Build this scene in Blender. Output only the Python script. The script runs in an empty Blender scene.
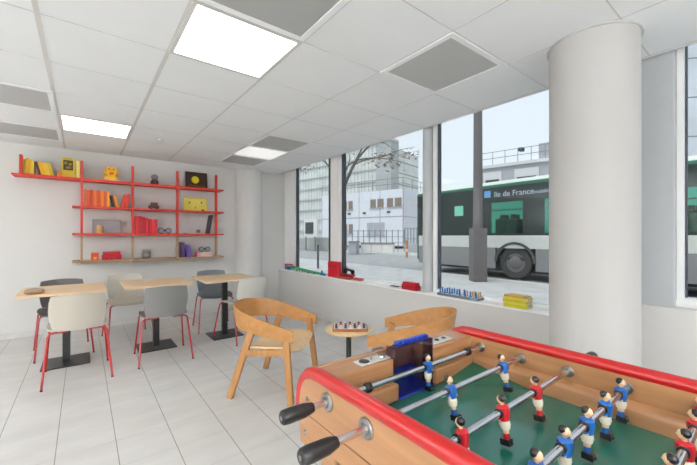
import bpy, bmesh, math, random
from mathutils import Vector, Matrix
random.seed(7)
PI = math.pi
COL = bpy.context.scene.collection
# ------------------------------------------------------------------ camera numbers
F, YAW, CY = 342.36, 0.659415, 235.81
CX, CZ = 348.5, 1.25
cs, sn = math.cos(YAW), math.sin(YAW)
CEIL = 2.3837

def on_y(px, Y):            # x on a plane parallel to the back wall
    r = (px-CX)/F
    return Y*(r*cs+sn)/(-r*sn+cs)
def on_x(px, X):            # y on a plane parallel to the window wall
    r = (px-CX)/F
    return X*(-r*sn+cs)/(r*cs+sn)
def hz(py, X, Y):           # height of a point standing at X, Y
    return CZ-(py-CY)/F*(X*sn+Y*cs)
def at(px, d):              # point at depth d along the view
    r = (px-CX)/F*d
    return Vector((d*sn+r*cs, d*cs-r*sn))

# ------------------------------------------------------------------ materials
def lin(c):
    o = []
    for v in c:
        v /= 255.0
        o.append(v/12.92 if v <= .04045 else ((v+.055)/1.055)**2.4)
    return (*o, 1)
MATS = {}
def nt(name):
    m = bpy.data.materials.new(name); m.use_nodes = True
    t = m.node_tree; b = t.nodes['Principled BSDF']
    MATS[name] = m
    return m, t, b
def mat(name, c, rough=.5, metal=0, var=.04, scale=8, bump=0, coat=0, spec=.5, bscale=60):
    m, t, b = nt(name)
    L = lin(c)
    b.inputs['Roughness'].default_value = rough
    b.inputs['Metallic'].default_value = metal
    b.inputs['Specular IOR Level'].default_value = spec
    b.inputs['Coat Weight'].default_value = coat
    tc = t.nodes.new('ShaderNodeTexCoord')
    n = t.nodes.new('ShaderNodeTexNoise'); n.inputs['Scale'].default_value = scale
    n.inputs['Detail'].default_value = 3
    t.links.new(tc.outputs['Object'], n.inputs['Vector'])
    r = t.nodes.new('ShaderNodeValToRGB')
    r.color_ramp.elements[0].position = .3; r.color_ramp.elements[1].position = .7
    r.color_ramp.elements[0].color = (*[v*(1-var) for v in L[:3]], 1)
    r.color_ramp.elements[1].color = (*[min(1, v*(1+var)) for v in L[:3]], 1)
    t.links.new(n.outputs['Fac'], r.inputs['Fac'])
    t.links.new(r.outputs['Color'], b.inputs['Base Color'])
    if bump:
        n2 = t.nodes.new('ShaderNodeTexNoise'); n2.inputs['Scale'].default_value = bscale
        t.links.new(tc.outputs['Object'], n2.inputs['Vector'])
        bp = t.nodes.new('ShaderNodeBump'); bp.inputs['Strength'].default_value = bump
        bp.inputs['Distance'].default_value = .01
        t.links.new(n2.outputs['Fac'], bp.inputs['Height'])
        t.links.new(bp.outputs['Normal'], b.inputs['Normal'])
    return m
def wood(name, c1, c2, rough=.45, axis=1, scale=6, stretch=14, coat=0):
    m, t, b = nt(name)
    b.inputs['Roughness'].default_value = rough
    b.inputs['Coat Weight'].default_value = coat
    tc = t.nodes.new('ShaderNodeTexCoord'); mp = t.nodes.new('ShaderNodeMapping')
    s = [stretch]*3; s[axis] = 1
    mp.inputs['Scale'].default_value = s
    n = t.nodes.new('ShaderNodeTexNoise'); n.inputs['Scale'].default_value = scale
    n.inputs['Detail'].default_value = 6; n.inputs['Distortion'].default_value = .6
    r = t.nodes.new('ShaderNodeValToRGB')
    r.color_ramp.elements[0].position = .32; r.color_ramp.elements[1].position = .68
    r.color_ramp.elements[0].color = lin(c1); r.color_ramp.elements[1].color = lin(c2)
    t.links.new(tc.outputs['Object'], mp.inputs['Vector'])
    t.links.new(mp.outputs['Vector'], n.inputs['Vector'])
    t.links.new(n.outputs['Fac'], r.inputs['Fac'])
    t.links.new(r.outputs['Color'], b.inputs['Base Color'])
    return m
def emit(name, c, s):
    m, t, b = nt(name)
    b.inputs['Base Color'].default_value = lin(c)
    b.inputs['Emission Color'].default_value = lin(c)
    b.inputs['Emission Strength'].default_value = s
    return m
def glass(name, tint, refl=.08, rough=0.0):
    m, t, b = nt(name)
    t.nodes.remove(b)
    out = t.nodes['Material Output']
    tr = t.nodes.new('ShaderNodeBsdfTransparent'); tr.inputs['Color'].default_value = lin(tint)
    gl = t.nodes.new('ShaderNodeBsdfGlossy'); gl.inputs['Roughness'].default_value = rough
    lw = t.nodes.new('ShaderNodeLayerWeight'); lw.inputs['Blend'].default_value = .35
    mu = t.nodes.new('ShaderNodeMath'); mu.operation = 'MULTIPLY'; mu.inputs[1].default_value = refl*3
    ad = t.nodes.new('ShaderNodeMath'); ad.operation = 'ADD'; ad.inputs[1].default_value = refl*.4
    mx = t.nodes.new('ShaderNodeMixShader')
    t.links.new(lw.outputs['Fresnel'], mu.inputs[0]); t.links.new(mu.outputs[0], ad.inputs[0])
    t.links.new(ad.outputs[0], mx.inputs['Fac'])
    t.links.new(tr.outputs[0], mx.inputs[1]); t.links.new(gl.outputs[0], mx.inputs[2])
    t.links.new(mx.outputs[0], out.inputs['Surface'])
    return m
def tiles(name):
    m, t, b = nt(name)
    b.inputs['Roughness'].default_value = .42
    tc = t.nodes.new('ShaderNodeTexCoord'); sp = t.nodes.new('ShaderNodeSeparateXYZ')
    t.links.new(tc.outputs['Object'], sp.inputs[0])
    def line(sock, off, per, w):
        a = t.nodes.new('ShaderNodeMath'); a.operation = 'SUBTRACT'; a.inputs[1].default_value = off
        t.links.new(sock, a.inputs[0])
        p = t.nodes.new('ShaderNodeMath'); p.operation = 'PINGPONG'; p.inputs[1].default_value = per/2
        t.links.new(a.outputs[0], p.inputs[0])
        l = t.nodes.new('ShaderNodeMath'); l.operation = 'LESS_THAN'; l.inputs[1].default_value = w
        t.links.new(p.outputs[0], l.inputs[0])
        return l.outputs[0]
    a = line(sp.outputs[0], .1585, .2835, .0022); c = line(sp.outputs[1], 2.52, .293, .0012)
    c2 = t.nodes.new('ShaderNodeMath'); c2.operation = 'MULTIPLY'; c2.inputs[1].default_value = .55
    t.links.new(c, c2.inputs[0])
    mx = t.nodes.new('ShaderNodeMath'); mx.operation = 'MAXIMUM'
    t.links.new(a, mx.inputs[0]); t.links.new(c2.outputs[0], mx.inputs[1])
    mp = t.nodes.new('ShaderNodeMapping'); mp.inputs['Scale'].default_value = (1, 3, 1)
    n = t.nodes.new('ShaderNodeTexNoise'); n.inputs['Scale'].default_value = 2.2; n.inputs['Detail'].default_value = 5
    t.links.new(tc.outputs['Object'], mp.inputs[0]); t.links.new(mp.outputs[0], n.inputs['Vector'])
    r = t.nodes.new('ShaderNodeValToRGB')
    r.color_ramp.elements[0].position = .3; r.color_ramp.elements[1].position = .75
    r.color_ramp.elements[0].color = lin((206, 203, 199)); r.color_ramp.elements[1].color = lin((220, 218, 214))
    t.links.new(n.outputs['Fac'], r.inputs[0])
    mc = t.nodes.new('ShaderNodeMixRGB'); mc.inputs[2].default_value = lin((140, 134, 128))
    t.links.new(mx.outputs[0], mc.inputs[0]); t.links.new(r.outputs[0], mc.inputs[1])
    t.links.new(mc.outputs[0], b.inputs['Base Color'])
    return m
def spots(name, base, dark, scale, thr, rough=.6):     # perforated / patterned sheet
    m, t, b = nt(name)
    b.inputs['Roughness'].default_value = rough
    tc = t.nodes.new('ShaderNodeTexCoord')
    v = t.nodes.new('ShaderNodeTexVoronoi'); v.inputs['Scale'].default_value = scale
    v.inputs['Randomness'].default_value = 0
    t.links.new(tc.outputs['Object'], v.inputs['Vector'])
    r = t.nodes.new('ShaderNodeValToRGB')
    r.color_ramp.elements[0].position = thr-.05; r.color_ramp.elements[1].position = thr+.05
    r.color_ramp.elements[0].color = lin(dark); r.color_ramp.elements[1].color = lin(base)
    t.links.new(v.outputs['Distance'], r.inputs[0]); t.links.new(r.outputs[0], b.inputs['Base Color'])
    return m

WALL = mat('wall_paint', (222, 220, 217), .85, var=.012, scale=1.5, bump=.03)
COLM = mat('column_paint', (192, 190, 187), .8, var=.01, scale=1.5)
CEILM = mat('ceiling_tile', (243, 245, 246), .9, var=.012, scale=3, bump=.1, bscale=250)
TBAR = mat('ceiling_bar', (214, 213, 210), .6)
TGAP = mat('ceiling_joint', (212, 211, 208), .8)
FLOOR = tiles('floor_tile')
WHITE = mat('white_frame', (250, 250, 250), .4, var=.01)
GREYFR = mat('grey_frame', (196, 199, 202), .4, var=.01)
SILLM = mat('white_sill', (252, 252, 251), .35, var=.01)
GASKET = mat('dark_gasket', (70, 78, 84), .6)
PANEL = emit('light_diffuser', (255, 253, 250), 3.2)
PANEL_OFF = emit('pale_diffuser', (246, 246, 245), .55)
VENT = spots('vent_mesh', (190, 190, 189), (150, 150, 149), 90, .35)
RED = mat('red_paint', (206, 46, 26), .45, var=.03)
REDLEG = mat('red_leg_paint', (176, 34, 36), .35, coat=.3)
TAN = wood('tan_wood', (150, 118, 84), (178, 146, 108), .55, axis=0)
OAKT = wood('light_oak_top', (218, 186, 148), (236, 208, 172), .5, axis=0, scale=3)
OAK = wood('oak_veneer', (172, 120, 66), (190, 138, 80), .42, axis=0, scale=2, stretch=10, coat=.15)
OAKY = wood('oak_veneer_legs', (168, 116, 64), (188, 136, 80), .42, axis=2, scale=3, coat=.15)
OAKP = wood('pale_oak_seat', (222, 186, 136), (236, 206, 160), .42, axis=1, scale=3)
BLACK = mat('black_metal', (34, 34, 36), .4)
BLKPL = mat('black_plastic', (22, 22, 24), .42, coat=.1)
GREIGE = mat('greige_plastic', (196, 189, 176), .55, var=.015)
OFFW = mat('off_white_plastic', (206, 204, 196), .55, var=.015)
GREY = mat('grey_plastic', (128, 127, 126), .5, var=.015)
DGREY = mat('dark_grey_plastic', (98, 94, 93), .5, var=.015)
BGREY = mat('blue_grey_plastic', (112, 118, 126), .5, var=.015)
FWOOD = wood('foosball_wood', (160, 114, 74), (178, 130, 88), .38, axis=1, scale=2.5, coat=.25)
FWOODX = wood('foosball_wood_end', (156, 110, 72), (176, 128, 86), .38, axis=0, scale=3, coat=.25)
RAILM = mat('red_rail', (176, 12, 14), .32, coat=.35, var=.01)
FIELD = mat('green_field', (26, 104, 88), .2, coat=.25, var=.05, scale=2.5)
FRAMP = mat('green_corner', (40, 98, 74), .4, var=.03)
PLATE = mat('plate_steel', (214, 212, 208), .4, metal=.4, var=.03)
CHROME = mat('chrome', (205, 207, 212), .16, metal=1, var=0)
STEEL = mat('dull_steel', (150, 148, 146), .35, metal=1, var=.05)
BLUE = mat('blue_plastic', (24, 56, 160), .35, coat=.3)
DBLUE = mat('dark_blue', (24, 34, 92), .4)
SMOKE = glass('smoked_acrylic', (208, 200, 216), .05)
JB = mat('blue_jersey', (22, 92, 168), .3, coat=.4); JR = mat('red_jersey', (186, 22, 34), .3, coat=.4)
SKIN = mat('painted_skin', (226, 190, 150), .35, coat=.3); CREAM = mat('cream_shorts', (228, 220, 200), .35, coat=.3)
HAIR = mat('painted_black', (18, 16, 20), .3, coat=.4)
WGLASS = glass('window_glass', (249, 251, 251), .022)
PAPER = mat('paper', (226, 216, 196), .8)

# ------------------------------------------------------------------ mesh builder
def xf(M, v): return M @ Vector(v) if M else Vector(v)
class MB:
    def __init__(s): s.v = []; s.f = []; s.m = []; s.mi = 0
    def add(s, vs, fs, mi=None):
        o = len(s.v); s.v += [Vector(v) for v in vs]
        for f in fs: s.f.append([i+o for i in f]); s.m.append(s.mi if mi is None else mi)
        return s
    def box(s, a, b, M=None, mi=None):
        x0, y0, z0 = a; x1, y1, z1 = b
        x0, x1 = sorted((x0, x1)); y0, y1 = sorted((y0, y1)); z0, z1 = sorted((z0, z1))
        vs = [(x0,y0,z0),(x1,y0,z0),(x1,y1,z0),(x0,y1,z0),(x0,y0,z1),(x1,y0,z1),(x1,y1,z1),(x0,y1,z1)]
        return s.add([xf(M, v) for v in vs], [(0,3,2,1),(4,5,6,7),(0,1,5,4),(1,2,6,5),(2,3,7,6),(3,0,4,7)], mi)
    def bar(s, p, q, w, h, up=(0,0,1), mi=None, w2=None, h2=None):   # box beam from p to q
        p = Vector(p); q = Vector(q); d = (q-p).normalized()
        a = d.cross(Vector(up)).normalized(); b = a.cross(d).normalized()
        w2 = w2 or w; h2 = h2 or h
        vs = [p+a*i*w/2+b*j*h/2 for i, j in ((-1,-1),(1,-1),(1,1),(-1,1))]+[q+a*i*w2/2+b*j*h2/2 for i, j in ((-1,-1),(1,-1),(1,1),(-1,1))]
        return s.add(vs, [(3,2,1,0),(4,5,6,7),(0,1,5,4),(1,2,6,5),(2,3,7,6),(3,0,4,7)], mi)
    def tube(s, pts, r, n=10, mi=None, cap=True):
        pts = [Vector(p) for p in pts]; R = r if isinstance(r, (list, tuple)) else [r]*len(pts)
        vs = []; pa = None
        for i, p in enumerate(pts):
            d = (pts[min(i+1, len(pts)-1)]-pts[max(i-1, 0)]).normalized()
            if pa is None: pa = d.orthogonal().normalized()
            a = (pa-d*pa.dot(d)).normalized(); pa = a; b = d.cross(a)
            for k in range(n):
                t = 2*PI*k/n; vs.append(p+(a*math.cos(t)+b*math.sin(t))*R[i])
        fs = []
        for i in range(len(pts)-1):
            for k in range(n):
                fs.append((i*n+k, i*n+(k+1) % n, (i+1)*n+(k+1) % n, (i+1)*n+k))
        if cap: fs.append(tuple(range(n-1, -1, -1))); fs.append(tuple((len(pts)-1)*n+k for k in range(n)))
        return s.add(vs, fs, mi)
    def lathe(s, prof, M=None, n=24, mi=None):          # prof: (r, z) about z
        vs = []; fs = []
        for r, z in prof:
            for k in range(n):
                t = 2*PI*k/n; vs.append(xf(M, (r*math.cos(t), r*math.sin(t), z)))
        for i in range(len(prof)-1):
            for k in range(n): fs.append((i*n+k, i*n+(k+1) % n, (i+1)*n+(k+1) % n, (i+1)*n+k))
        fs.append(tuple(range(n-1, -1, -1))); fs.append(tuple((len(prof)-1)*n+k for k in range(n)))
        return s.add(vs, fs, mi)
    def ball(s, c, rad, n=12, mi=None, m=8):
        rx, ry, rz = rad if isinstance(rad, (tuple, list)) else (rad,)*3
        vs = [(c[0], c[1], c[2]-rz)]; fs = []
        for i in range(1, m):
            a = -PI/2+PI*i/m
            for k in range(n):
                t = 2*PI*k/n; vs.append((c[0]+rx*math.cos(a)*math.cos(t), c[1]+ry*math.cos(a)*math.sin(t), c[2]+rz*math.sin(a)))
        vs.append((c[0], c[1], c[2]+rz)); T = len(vs)-1
        for k in range(n): fs.append((0, 1+(k+1) % n, 1+k)); fs.append((T, 1+(m-2)*n+k, 1+(m-2)*n+(k+1) % n))
        for i in range(m-2):
            for k in range(n): fs.append((1+i*n+k, 1+i*n+(k+1) % n, 1+(i+1)*n+(k+1) % n, 1+(i+1)*n+k))
        return s.add(vs, fs, mi)
    def prism(s, poly, d, axis=2, M=None, mi=None):     # polygon extruded: poly 2D points; d=(lo,hi) along axis
        def put(p, h):
            return {2: (p[0], p[1], h), 1: (p[0], h, p[1]), 0: (h, p[0], p[1])}[axis]
        n = len(poly)
        vs = [xf(M, put(p, d[0])) for p in poly]+[xf(M, put(p, d[1])) for p in poly]
        fs = [tuple(range(n-1, -1, -1)), tuple(range(n, 2*n))]+[(i, (i+1) % n, n+(i+1) % n, n+i) for i in range(n)]
        return s.add(vs, fs, mi)
    def sheet(s, fn, nu, nv, th, mi=None, tf=None):     # thick curved sheet; fn(u,v)->point, u,v in -1..1
        P = [[Vector(fn(-1+2*i/nu, -1+2*j/nv)) for j in range(nv+1)] for i in range(nu+1)]
        N = []
        for i in range(nu+1):
            row = []
            for j in range(nv+1):
                a = P[min(i+1, nu)][j]-P[max(i-1, 0)][j]; b = P[i][min(j+1, nv)]-P[i][max(j-1, 0)]
                row.append(a.cross(b).normalized())
            N.append(row)
        w = nv+1; A = (nu+1)*w
        vs = [P[i][j]+N[i][j]*th/2 for i in range(nu+1) for j in range(w)]+[P[i][j]-N[i][j]*th/2 for i in range(nu+1) for j in range(w)]
        fs = []
        for i in range(nu):
            for j in range(nv):
                a, b, c, d = i*w+j, (i+1)*w+j, (i+1)*w+j+1, i*w+j+1
                fs.append((a, b, c, d)); fs.append((A+d, A+c, A+b, A+a))
        ring = [i*w for i in range(nu+1)]+[nu*w+j for j in range(1, w)]+[i*w+nv for i in range(nu-1, -1, -1)]+[j for j in range(nv-1, 0, -1)]
        for k in range(len(ring)):
            a, b = ring[k], ring[(k+1) % len(ring)]; fs.append((b, a, A+a, A+b))
        return s.add(vs, fs, mi)
    def build(s, name, mats, parent=None, loc=(0,0,0), rot=(0,0,0), smooth=30, bevel=0, world=False, seg=2):
        me = bpy.data.meshes.new(name)
        off = Vector((0, 0, 0))
        if world and parent:
            p = parent
            while p: off += p.location; p = p.parent
        me.from_pydata([v-off for v in s.v], [], s.f)
        for m in (mats if isinstance(mats, (list, tuple)) else [mats]): me.materials.append(m)
        me.polygons.foreach_set('material_index', s.m)
        bm = bmesh.new(); bm.from_mesh(me); bmesh.ops.recalc_face_normals(bm, faces=bm.faces); bm.to_mesh(me); bm.free()
        if smooth:
            me.polygons.foreach_set('use_smooth', [True]*len(me.polygons))
            me.set_sharp_from_angle(angle=math.radians(smooth))
        me.update()
        o = bpy.data.objects.new(name, me); COL.objects.link(o)
        o.parent = parent; o.location = loc; o.rotation_euler = rot
        if bevel:
            b = o.modifiers.new('bevel', 'BEVEL'); b.width = bevel; b.segments = seg; b.limit_method = 'ANGLE'
            b.angle_limit = math.radians(40)
        return o
def tag(o, label, cat, group=None, kind=None):
    o['label'] = label; o['category'] = cat
    if group: o['group'] = group
    if kind: o['kind'] = kind
    return o
def thing(name, label, cat, loc=(0,0,0), rz=0, group=None):
    o = bpy.data.objects.new(name, None); COL.objects.link(o); o.empty_display_size = .1
    o.location = loc; o.rotation_euler = (0, 0, rz)
    return tag(o, label, cat, group)
def structure(o): o['kind'] = 'structure'; return o
def copy_tree(o, parent=None):
    c = o.copy(); COL.objects.link(c); c.parent = parent
    for ch in [x for x in bpy.data.objects if x.parent == o]: copy_tree(ch, c)
    return c
def B(a, b): return MB().box(a, b)

# ================================================================== THE ROOM
XL, XR, YB, YF = -4.6, 2.85, 5.78, -3.4
OUT = -0.08
structure(B((XL-.2, YF-.2, -.1), (3.1, YB+.2, 0)).build('floor', FLOOR))
structure(B((XL-.2, YB, -.1), (3.12, YB+.2, 2.9)).build('wall_back', WALL))
structure(B((XL-.2, YF, 0), (XL, YB, 2.9)).build('wall_left', WALL))
structure(B((XL, YF-.2, 0), (3.12, YF, 2.9)).build('wall_front', WALL))
wr = MB()
wr.box((XR, .95, -.1), (3.12, YB, .63))
wr.box((XR, YF, -.1), (3.12, .95, .806))
wr.box((2.98, YF, 2.62), (3.14, YB, 2.9))
structure(wr.build('wall_right', WALL))
structure(B((2.875, .44, .806), (3.1, 1.02, 2.62)).build('trim_1', GREYFR))      # pier between the windows
structure(B((2.83, .44+.52, .806), (2.86, .95, .63)).build('trim_2', WALL))
# sill boards
structure(B((2.838, .97, .63), (2.99, YB, .648)).build('trim_3', SILLM, bevel=.003))
# ceiling: slab + grid, with holes left for lights and vents by standing them just below
structure(B((XL, YF, CEIL), (XR, YB, CEIL+.03)).build('ceiling', CEILM))
structure(B((XR-.02, YF, CEIL+.03), (XR, YB, 2.88)).build('trim_4', WALL))
structure(B((XL-.2, YF-.2, 2.88), (3.2, YB+.2, 2.96)).build('trim_5', WALL))
GX, GY = -.1855, 1.1413
tb = MB()
for i in range(-7, 6):
    x = GX+.6*i; w = .012 if i in (0, 1) else (.006 if i == 2 else .0035)
    if x < XR: tb.box((x-w, YF, CEIL-.0015), (x+w, YB, CEIL), mi=0 if i in (0, 1, 2) else 1)
for j in range(-7, 8):
    y = GY+.6*j
    tb.box((XL, y-.0035, CEIL-.0012), (XR, y+.0035, CEIL), mi=1)
tb.box((XR-.012, YF, CEIL-.002), (XR, YB, CEIL), mi=0)
tb.box((XL, YB-.012, CEIL-.002), (XR, YB, CEIL), mi=0)
structure(tb.build('trim_6', [TBAR, TGAP], smooth=0))
# skirting
structure(B((XL, YB-.012, 0), (2.1, YB, .07)).build('baseboard_back', mat('skirting', (214, 213, 211), .6)))
structure(B((XR-.012, YF, 0), (XR, YB, .07)).build('baseboard_right', MATS['skirting']))

# columns
def column(n, x, y, r, pm_):
    m = MB().lathe([(r, 0), (r, CEIL+.02)], Matrix.Translation((x, y, 0)), n=64)
    structure(m.build(n, pm_))
column('trim_7', 2.39, .72, .222, COLM)
column('trim_8', 2.285, 5.84, .245, WALL)
ring = MB().lathe([(.226, CEIL-.006), (.235, CEIL-.006), (.235, CEIL-.001), (.226, CEIL-.001)], Matrix.Translation((2.39, .72, 0)), n=64)
structure(ring.build('trim_9', TGAP))

# windows
def window(n, y0, y1, zb, frames):
    root = bpy.data.objects.new('window_%d' % n, None); COL.objects.link(root)
    root.location = (3.0, (y0+y1)/2, zb); structure(root)
    f = MB(); f.mi = 0
    f.box((2.955, y0, zb-.03), (3.05, y1, zb+.02), mi=0)
    for a, b, mi, x0 in frames: f.box((x0, a, zb-.03), (3.016, b, 2.64), mi=mi)
    f.build('window_frame', [WHITE, GASKET, GREYFR], root, world=True, smooth=0)
    g = MB().box((3.0, y0, zb+.015), (3.008, y1, 2.64))
    g.build('window_pane', WGLASS, root, world=True, smooth=0)
window(1, 4.30, 5.38, .668, [(5.38, 5.775, 0, 2.965), (5.305, 5.38, 1, 2.992), (4.28, 4.36, 1, 2.992)])
window(2, 2.46, 4.01, .668, [(3.945, 4.01, 1, 2.985), (2.46, 2.48, 1, 2.992)])
window(3, .95, 2.30, .668, [(2.275, 2.305, 1, 2.985), (.94, .98, 0, 2.97)])
window(4, YF+.4, .42, .84, [(.405, .438, 0, 2.953), (.395, .405, 1, 2.99)])
mu = MB(); mu.box((2.97, 4.01, .648), (3.03, 4.28, 2.64), mi=0)
mu.box((2.962, 4.08, .648), (2.975, 4.2, 2.64), mi=0)
structure(mu.build('trim_10', [WHITE], bevel=.003))
mu = MB(); mu.box((2.985, 2.305, .648), (3.03, 2.46, 2.64), mi=0)
mu.tube([(2.96, 2.41, .648), (2.96, 2.41, 2.64)], .056, n=24, mi=1)
mu.box((2.965, 2.30, .648), (2.99, 2.345, 2.64), mi=0)
structure(mu.build('trim_11', [WHITE, GREYFR]))
structure(B((2.945, YF, .806), (3.1, .44, .845)).build('trim_12', SILLM))

# ceiling lights and vents
def cell(i, j): return GX+.6*i, GY+.6*j
def ceiling_light(i, j, label, off=False):
    x, y = cell(i, j)
    t = thing('ceiling_light', label, 'ceiling light', (x+.3, y+.3, CEIL))
    fr = MB()
    for a, b in (((-.3,-.3),(.3,-.275)), ((-.3,.275),(.3,.3)), ((-.3,-.275),(-.275,.275)), ((.275,-.275),(.3,.275))):
        fr.box((a[0]+.003*(a[0] < -.29), a[1], -.008), (b[0], b[1], -.001))
    fr.build('frame', TBAR, t)
    MB().box((-.277, -.277, -.006), (.277, .277, -.002)).build('diffuser', PANEL_OFF if off else PANEL, t, smooth=0)
def ceiling_vent(i, j, label, m=None):
    x, y = cell(i, j)
    t = thing('ceiling_vent', label, 'ceiling vent', (x+.3, y+.3, CEIL))
    fr = MB(); w = .035
    for a, b in (((-.295,-.295),(.295,-.295+w)), ((-.295,.295-w),(.295,.295)), ((-.295,-.295+w),(-.295+w,.295-w)), ((.295-w,-.295+w),(.295,.295-w))):
        fr.box((a[0], a[1], -.009), (b[0], b[1], -.001))
    fr.build('frame', CEILM, t, bevel=.002)
    MB().box((-.262, -.262, -.005), (.262, .262, -.002)).build('mesh_panel', m or VENT, t, smooth=0)
ceiling_light(1, 1, 'large bright square ceiling light next to the dark vent at the top of the photo')
ceiling_light(0, 5, 'bright square ceiling light just in front of the red wall shelf')
ceiling_light(3, 5, 'pale ceiling light panel between two grey vents near the corner column', off=True)
ceiling_light(-2, -3, 'added bright ceiling light behind the viewer on the left')  # this and the next three: unseen panels added for more room light
ceiling_light(1, -3, 'added bright ceiling light behind the viewer in the middle')
ceiling_light(-3, 1, 'added bright ceiling light beside the left wall')
ceiling_light(-2, -6, 'added bright ceiling light in the far left corner behind the viewer')

def uplighter(x, y, label, power):  # unseen fill lamps, added out of view to brighten ceiling and room
    t = thing('fill_lamp', label, 'added fill lamp', (x, y, 0))
    MB().lathe([(.15, 0), (.15, .015), (.02, .03)], n=32).build('base', BLACK, t)
    MB().tube([(0, 0, .02), (0, 0, 1.36)], .012, n=12).build('pole', BLACK, t)
    MB().lathe([(.02, 1.34), (.1, 1.38), (.17, 1.46), (.165, 1.46), (.1, 1.39), (.02, 1.36)], n=32).build('lamp_shade', WHITE, t)
    l = bpy.data.lights.new('fill_light', 'AREA'); l.shape = 'DISK'; l.size = .24; l.energy = power; l.color = (.97, .985, 1)
    o = bpy.data.objects.new('fill_light', l); COL.objects.link(o); o.parent = t; o.location = (0, 0, 1.44); o.rotation_euler = (PI, 0, 0)
uplighter(-3.9, 3.9, 'added white fill uplighter by the left wall near the back corner', 100)
uplighter(-3.9, 1.0, 'added white fill uplighter halfway along the left wall', 88)
uplighter(-3.2, -2.4, 'added white fill uplighter in the left corner behind the viewer', 130)
uplighter(-.2, -2.9, 'added white fill uplighter against the wall behind the viewer', 175)
ceiling_vent(1, 0, 'grey mesh ceiling vent touching the large bright ceiling light', spots('vent_mesh_dark', (172, 173, 172), (130, 131, 130), 90, .35))
ceiling_vent(3, 0, 'grey mesh ceiling vent in front of the big round column')
ceiling_vent(-1, 4, 'grey ceiling vent on the left, nearer to the viewer than its twin')
ceiling_vent(-1, 6, 'grey ceiling vent on the left, close to the back wall')
ceiling_vent(3, 4, 'grey ceiling vent on the window side of the pale light panel, nearer the viewer')
ceiling_vent(3, 6, 'grey ceiling vent right above the corner column, farthest from the viewer')
sx_, sy_ = GX+.6*1.5, GY+.6*5.62
tag(MB().lathe([(.012, -.03), (.03, -.024), (.035, -.008), (.035, 0)], Matrix.Translation((sx_, sy_, CEIL)), n=20).build('ceiling_sensor', TBAR),
    'small round sensor on a ceiling tile above the wall shelf', 'ceiling sensor')

# ================================================================== WALL SHELF
YS = 5.53
shelf = thing('wall_shelf', 'red and tan wall shelf unit with four boards hung on the back wall', 'shelf', (.8, YB, .92))
SZ = [1.985, 1.632, 1.282, .928]     # top surface of the boards
posts = [21, 81.7, 132.8, 177.6, 216.4]
PX = [on_y(p, YS) for p in posts]
xr_end = on_y(224, YS)
lefts = [on_y(11, YS), on_y(72, YS), on_y(72, YS), on_y(72, YS)]
for k in range(4):
    m = MB()
    m.box((lefts[k], YS, SZ[k]-.02), (xr_end, YB, SZ[k]))
    m.box((PX[0] if k == 0 else PX[1], YS-.004, SZ[k]-(.034 if k == 0 else .026)), (PX[4], YS+.012, SZ[k]+.002))
    o = m.build('shelf_board', TAN if k == 3 else RED, shelf, world=True, bevel=.0015)
    if k == 3: o['label'] = 'tan wooden bottom board'
tops = [144.2, 151.3, 157.3, 162.8, 167.3]
for k in range(5):
    zt = hz(tops[k], PX[k], YS); m = MB(); mi = 0
    zt = 2.205
    if k == 0: m.box((PX[k]-.015, YS-.012, SZ[0]-.035), (PX[k]+.015, YS+.05, zt))
    else:
        m.box((PX[k]-.013, YS-.012, SZ[2]-.02), (PX[k]+.013, YS+.045, zt), mi=0)
        m.box((PX[k]-.012, YS-.011, SZ[3]-.035), (PX[k]+.012, YS+.045, SZ[2]-.02), mi=1)
    m.build('upright', [RED, TAN], shelf, world=True, bevel=.001)

BOOKM = {}
def bmat(c):
    if c not in BOOKM: BOOKM[c] = mat('cover_%d_%d_%d' % c, c, .5, var=.06, scale=20)
    return BOOKM[c]
def book(x, w, h, z, c, label, group, lean=0, d=.15, yf=None, flat=False, rz=0):
    """upright book: x is the left foot, w the thickness"""
    yf = YS+.035 if yf is None else yf
    m = MB()
    if flat:
        m.box((-w/2, -d/2, 0), (w/2, d/2, .002), mi=0); m.box((-w/2, -d/2, h-.002), (w/2, d/2, h), mi=0)
        m.box((-w/2, -d/2, .002), (-w/2+.003, d/2, h-.002), mi=0)
        m.box((-w/2+.003, -d/2+.004, .002), (w/2-.004, d/2-.004, h-.002), mi=1)
        o = m.build('book', [bmat(c), PAPER], loc=(x, yf, z), rot=(0, 0, rz), smooth=0)
    else:
        m.box((0, 0, 0), (.002, d, h), mi=0); m.box((w-.002, 0, 0), (w, d, h), mi=0)
        m.box((.002, 0, 0), (w-.002, .003, h), mi=0)
        m.box((.002, .003, .003), (w-.002, d-.004, h-.004), mi=1)
        if lean < 0: # leaning left: pivot at right foot
            for i, v in enumerate(m.v): m.v[i] = v-Vector((w, 0, 0))
            x += w
        o = m.build('book', [bmat(c), PAPER], loc=(x, yf, z+.0005), rot=(0, math.radians(lean), 0), smooth=0)
    return tag(o, label, 'book', group)
SX = lambda p: on_y(p, YS+.05)
def HS(y0, px, k): return hz(y0, SX(px), YS+.05)-SZ[k]
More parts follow.
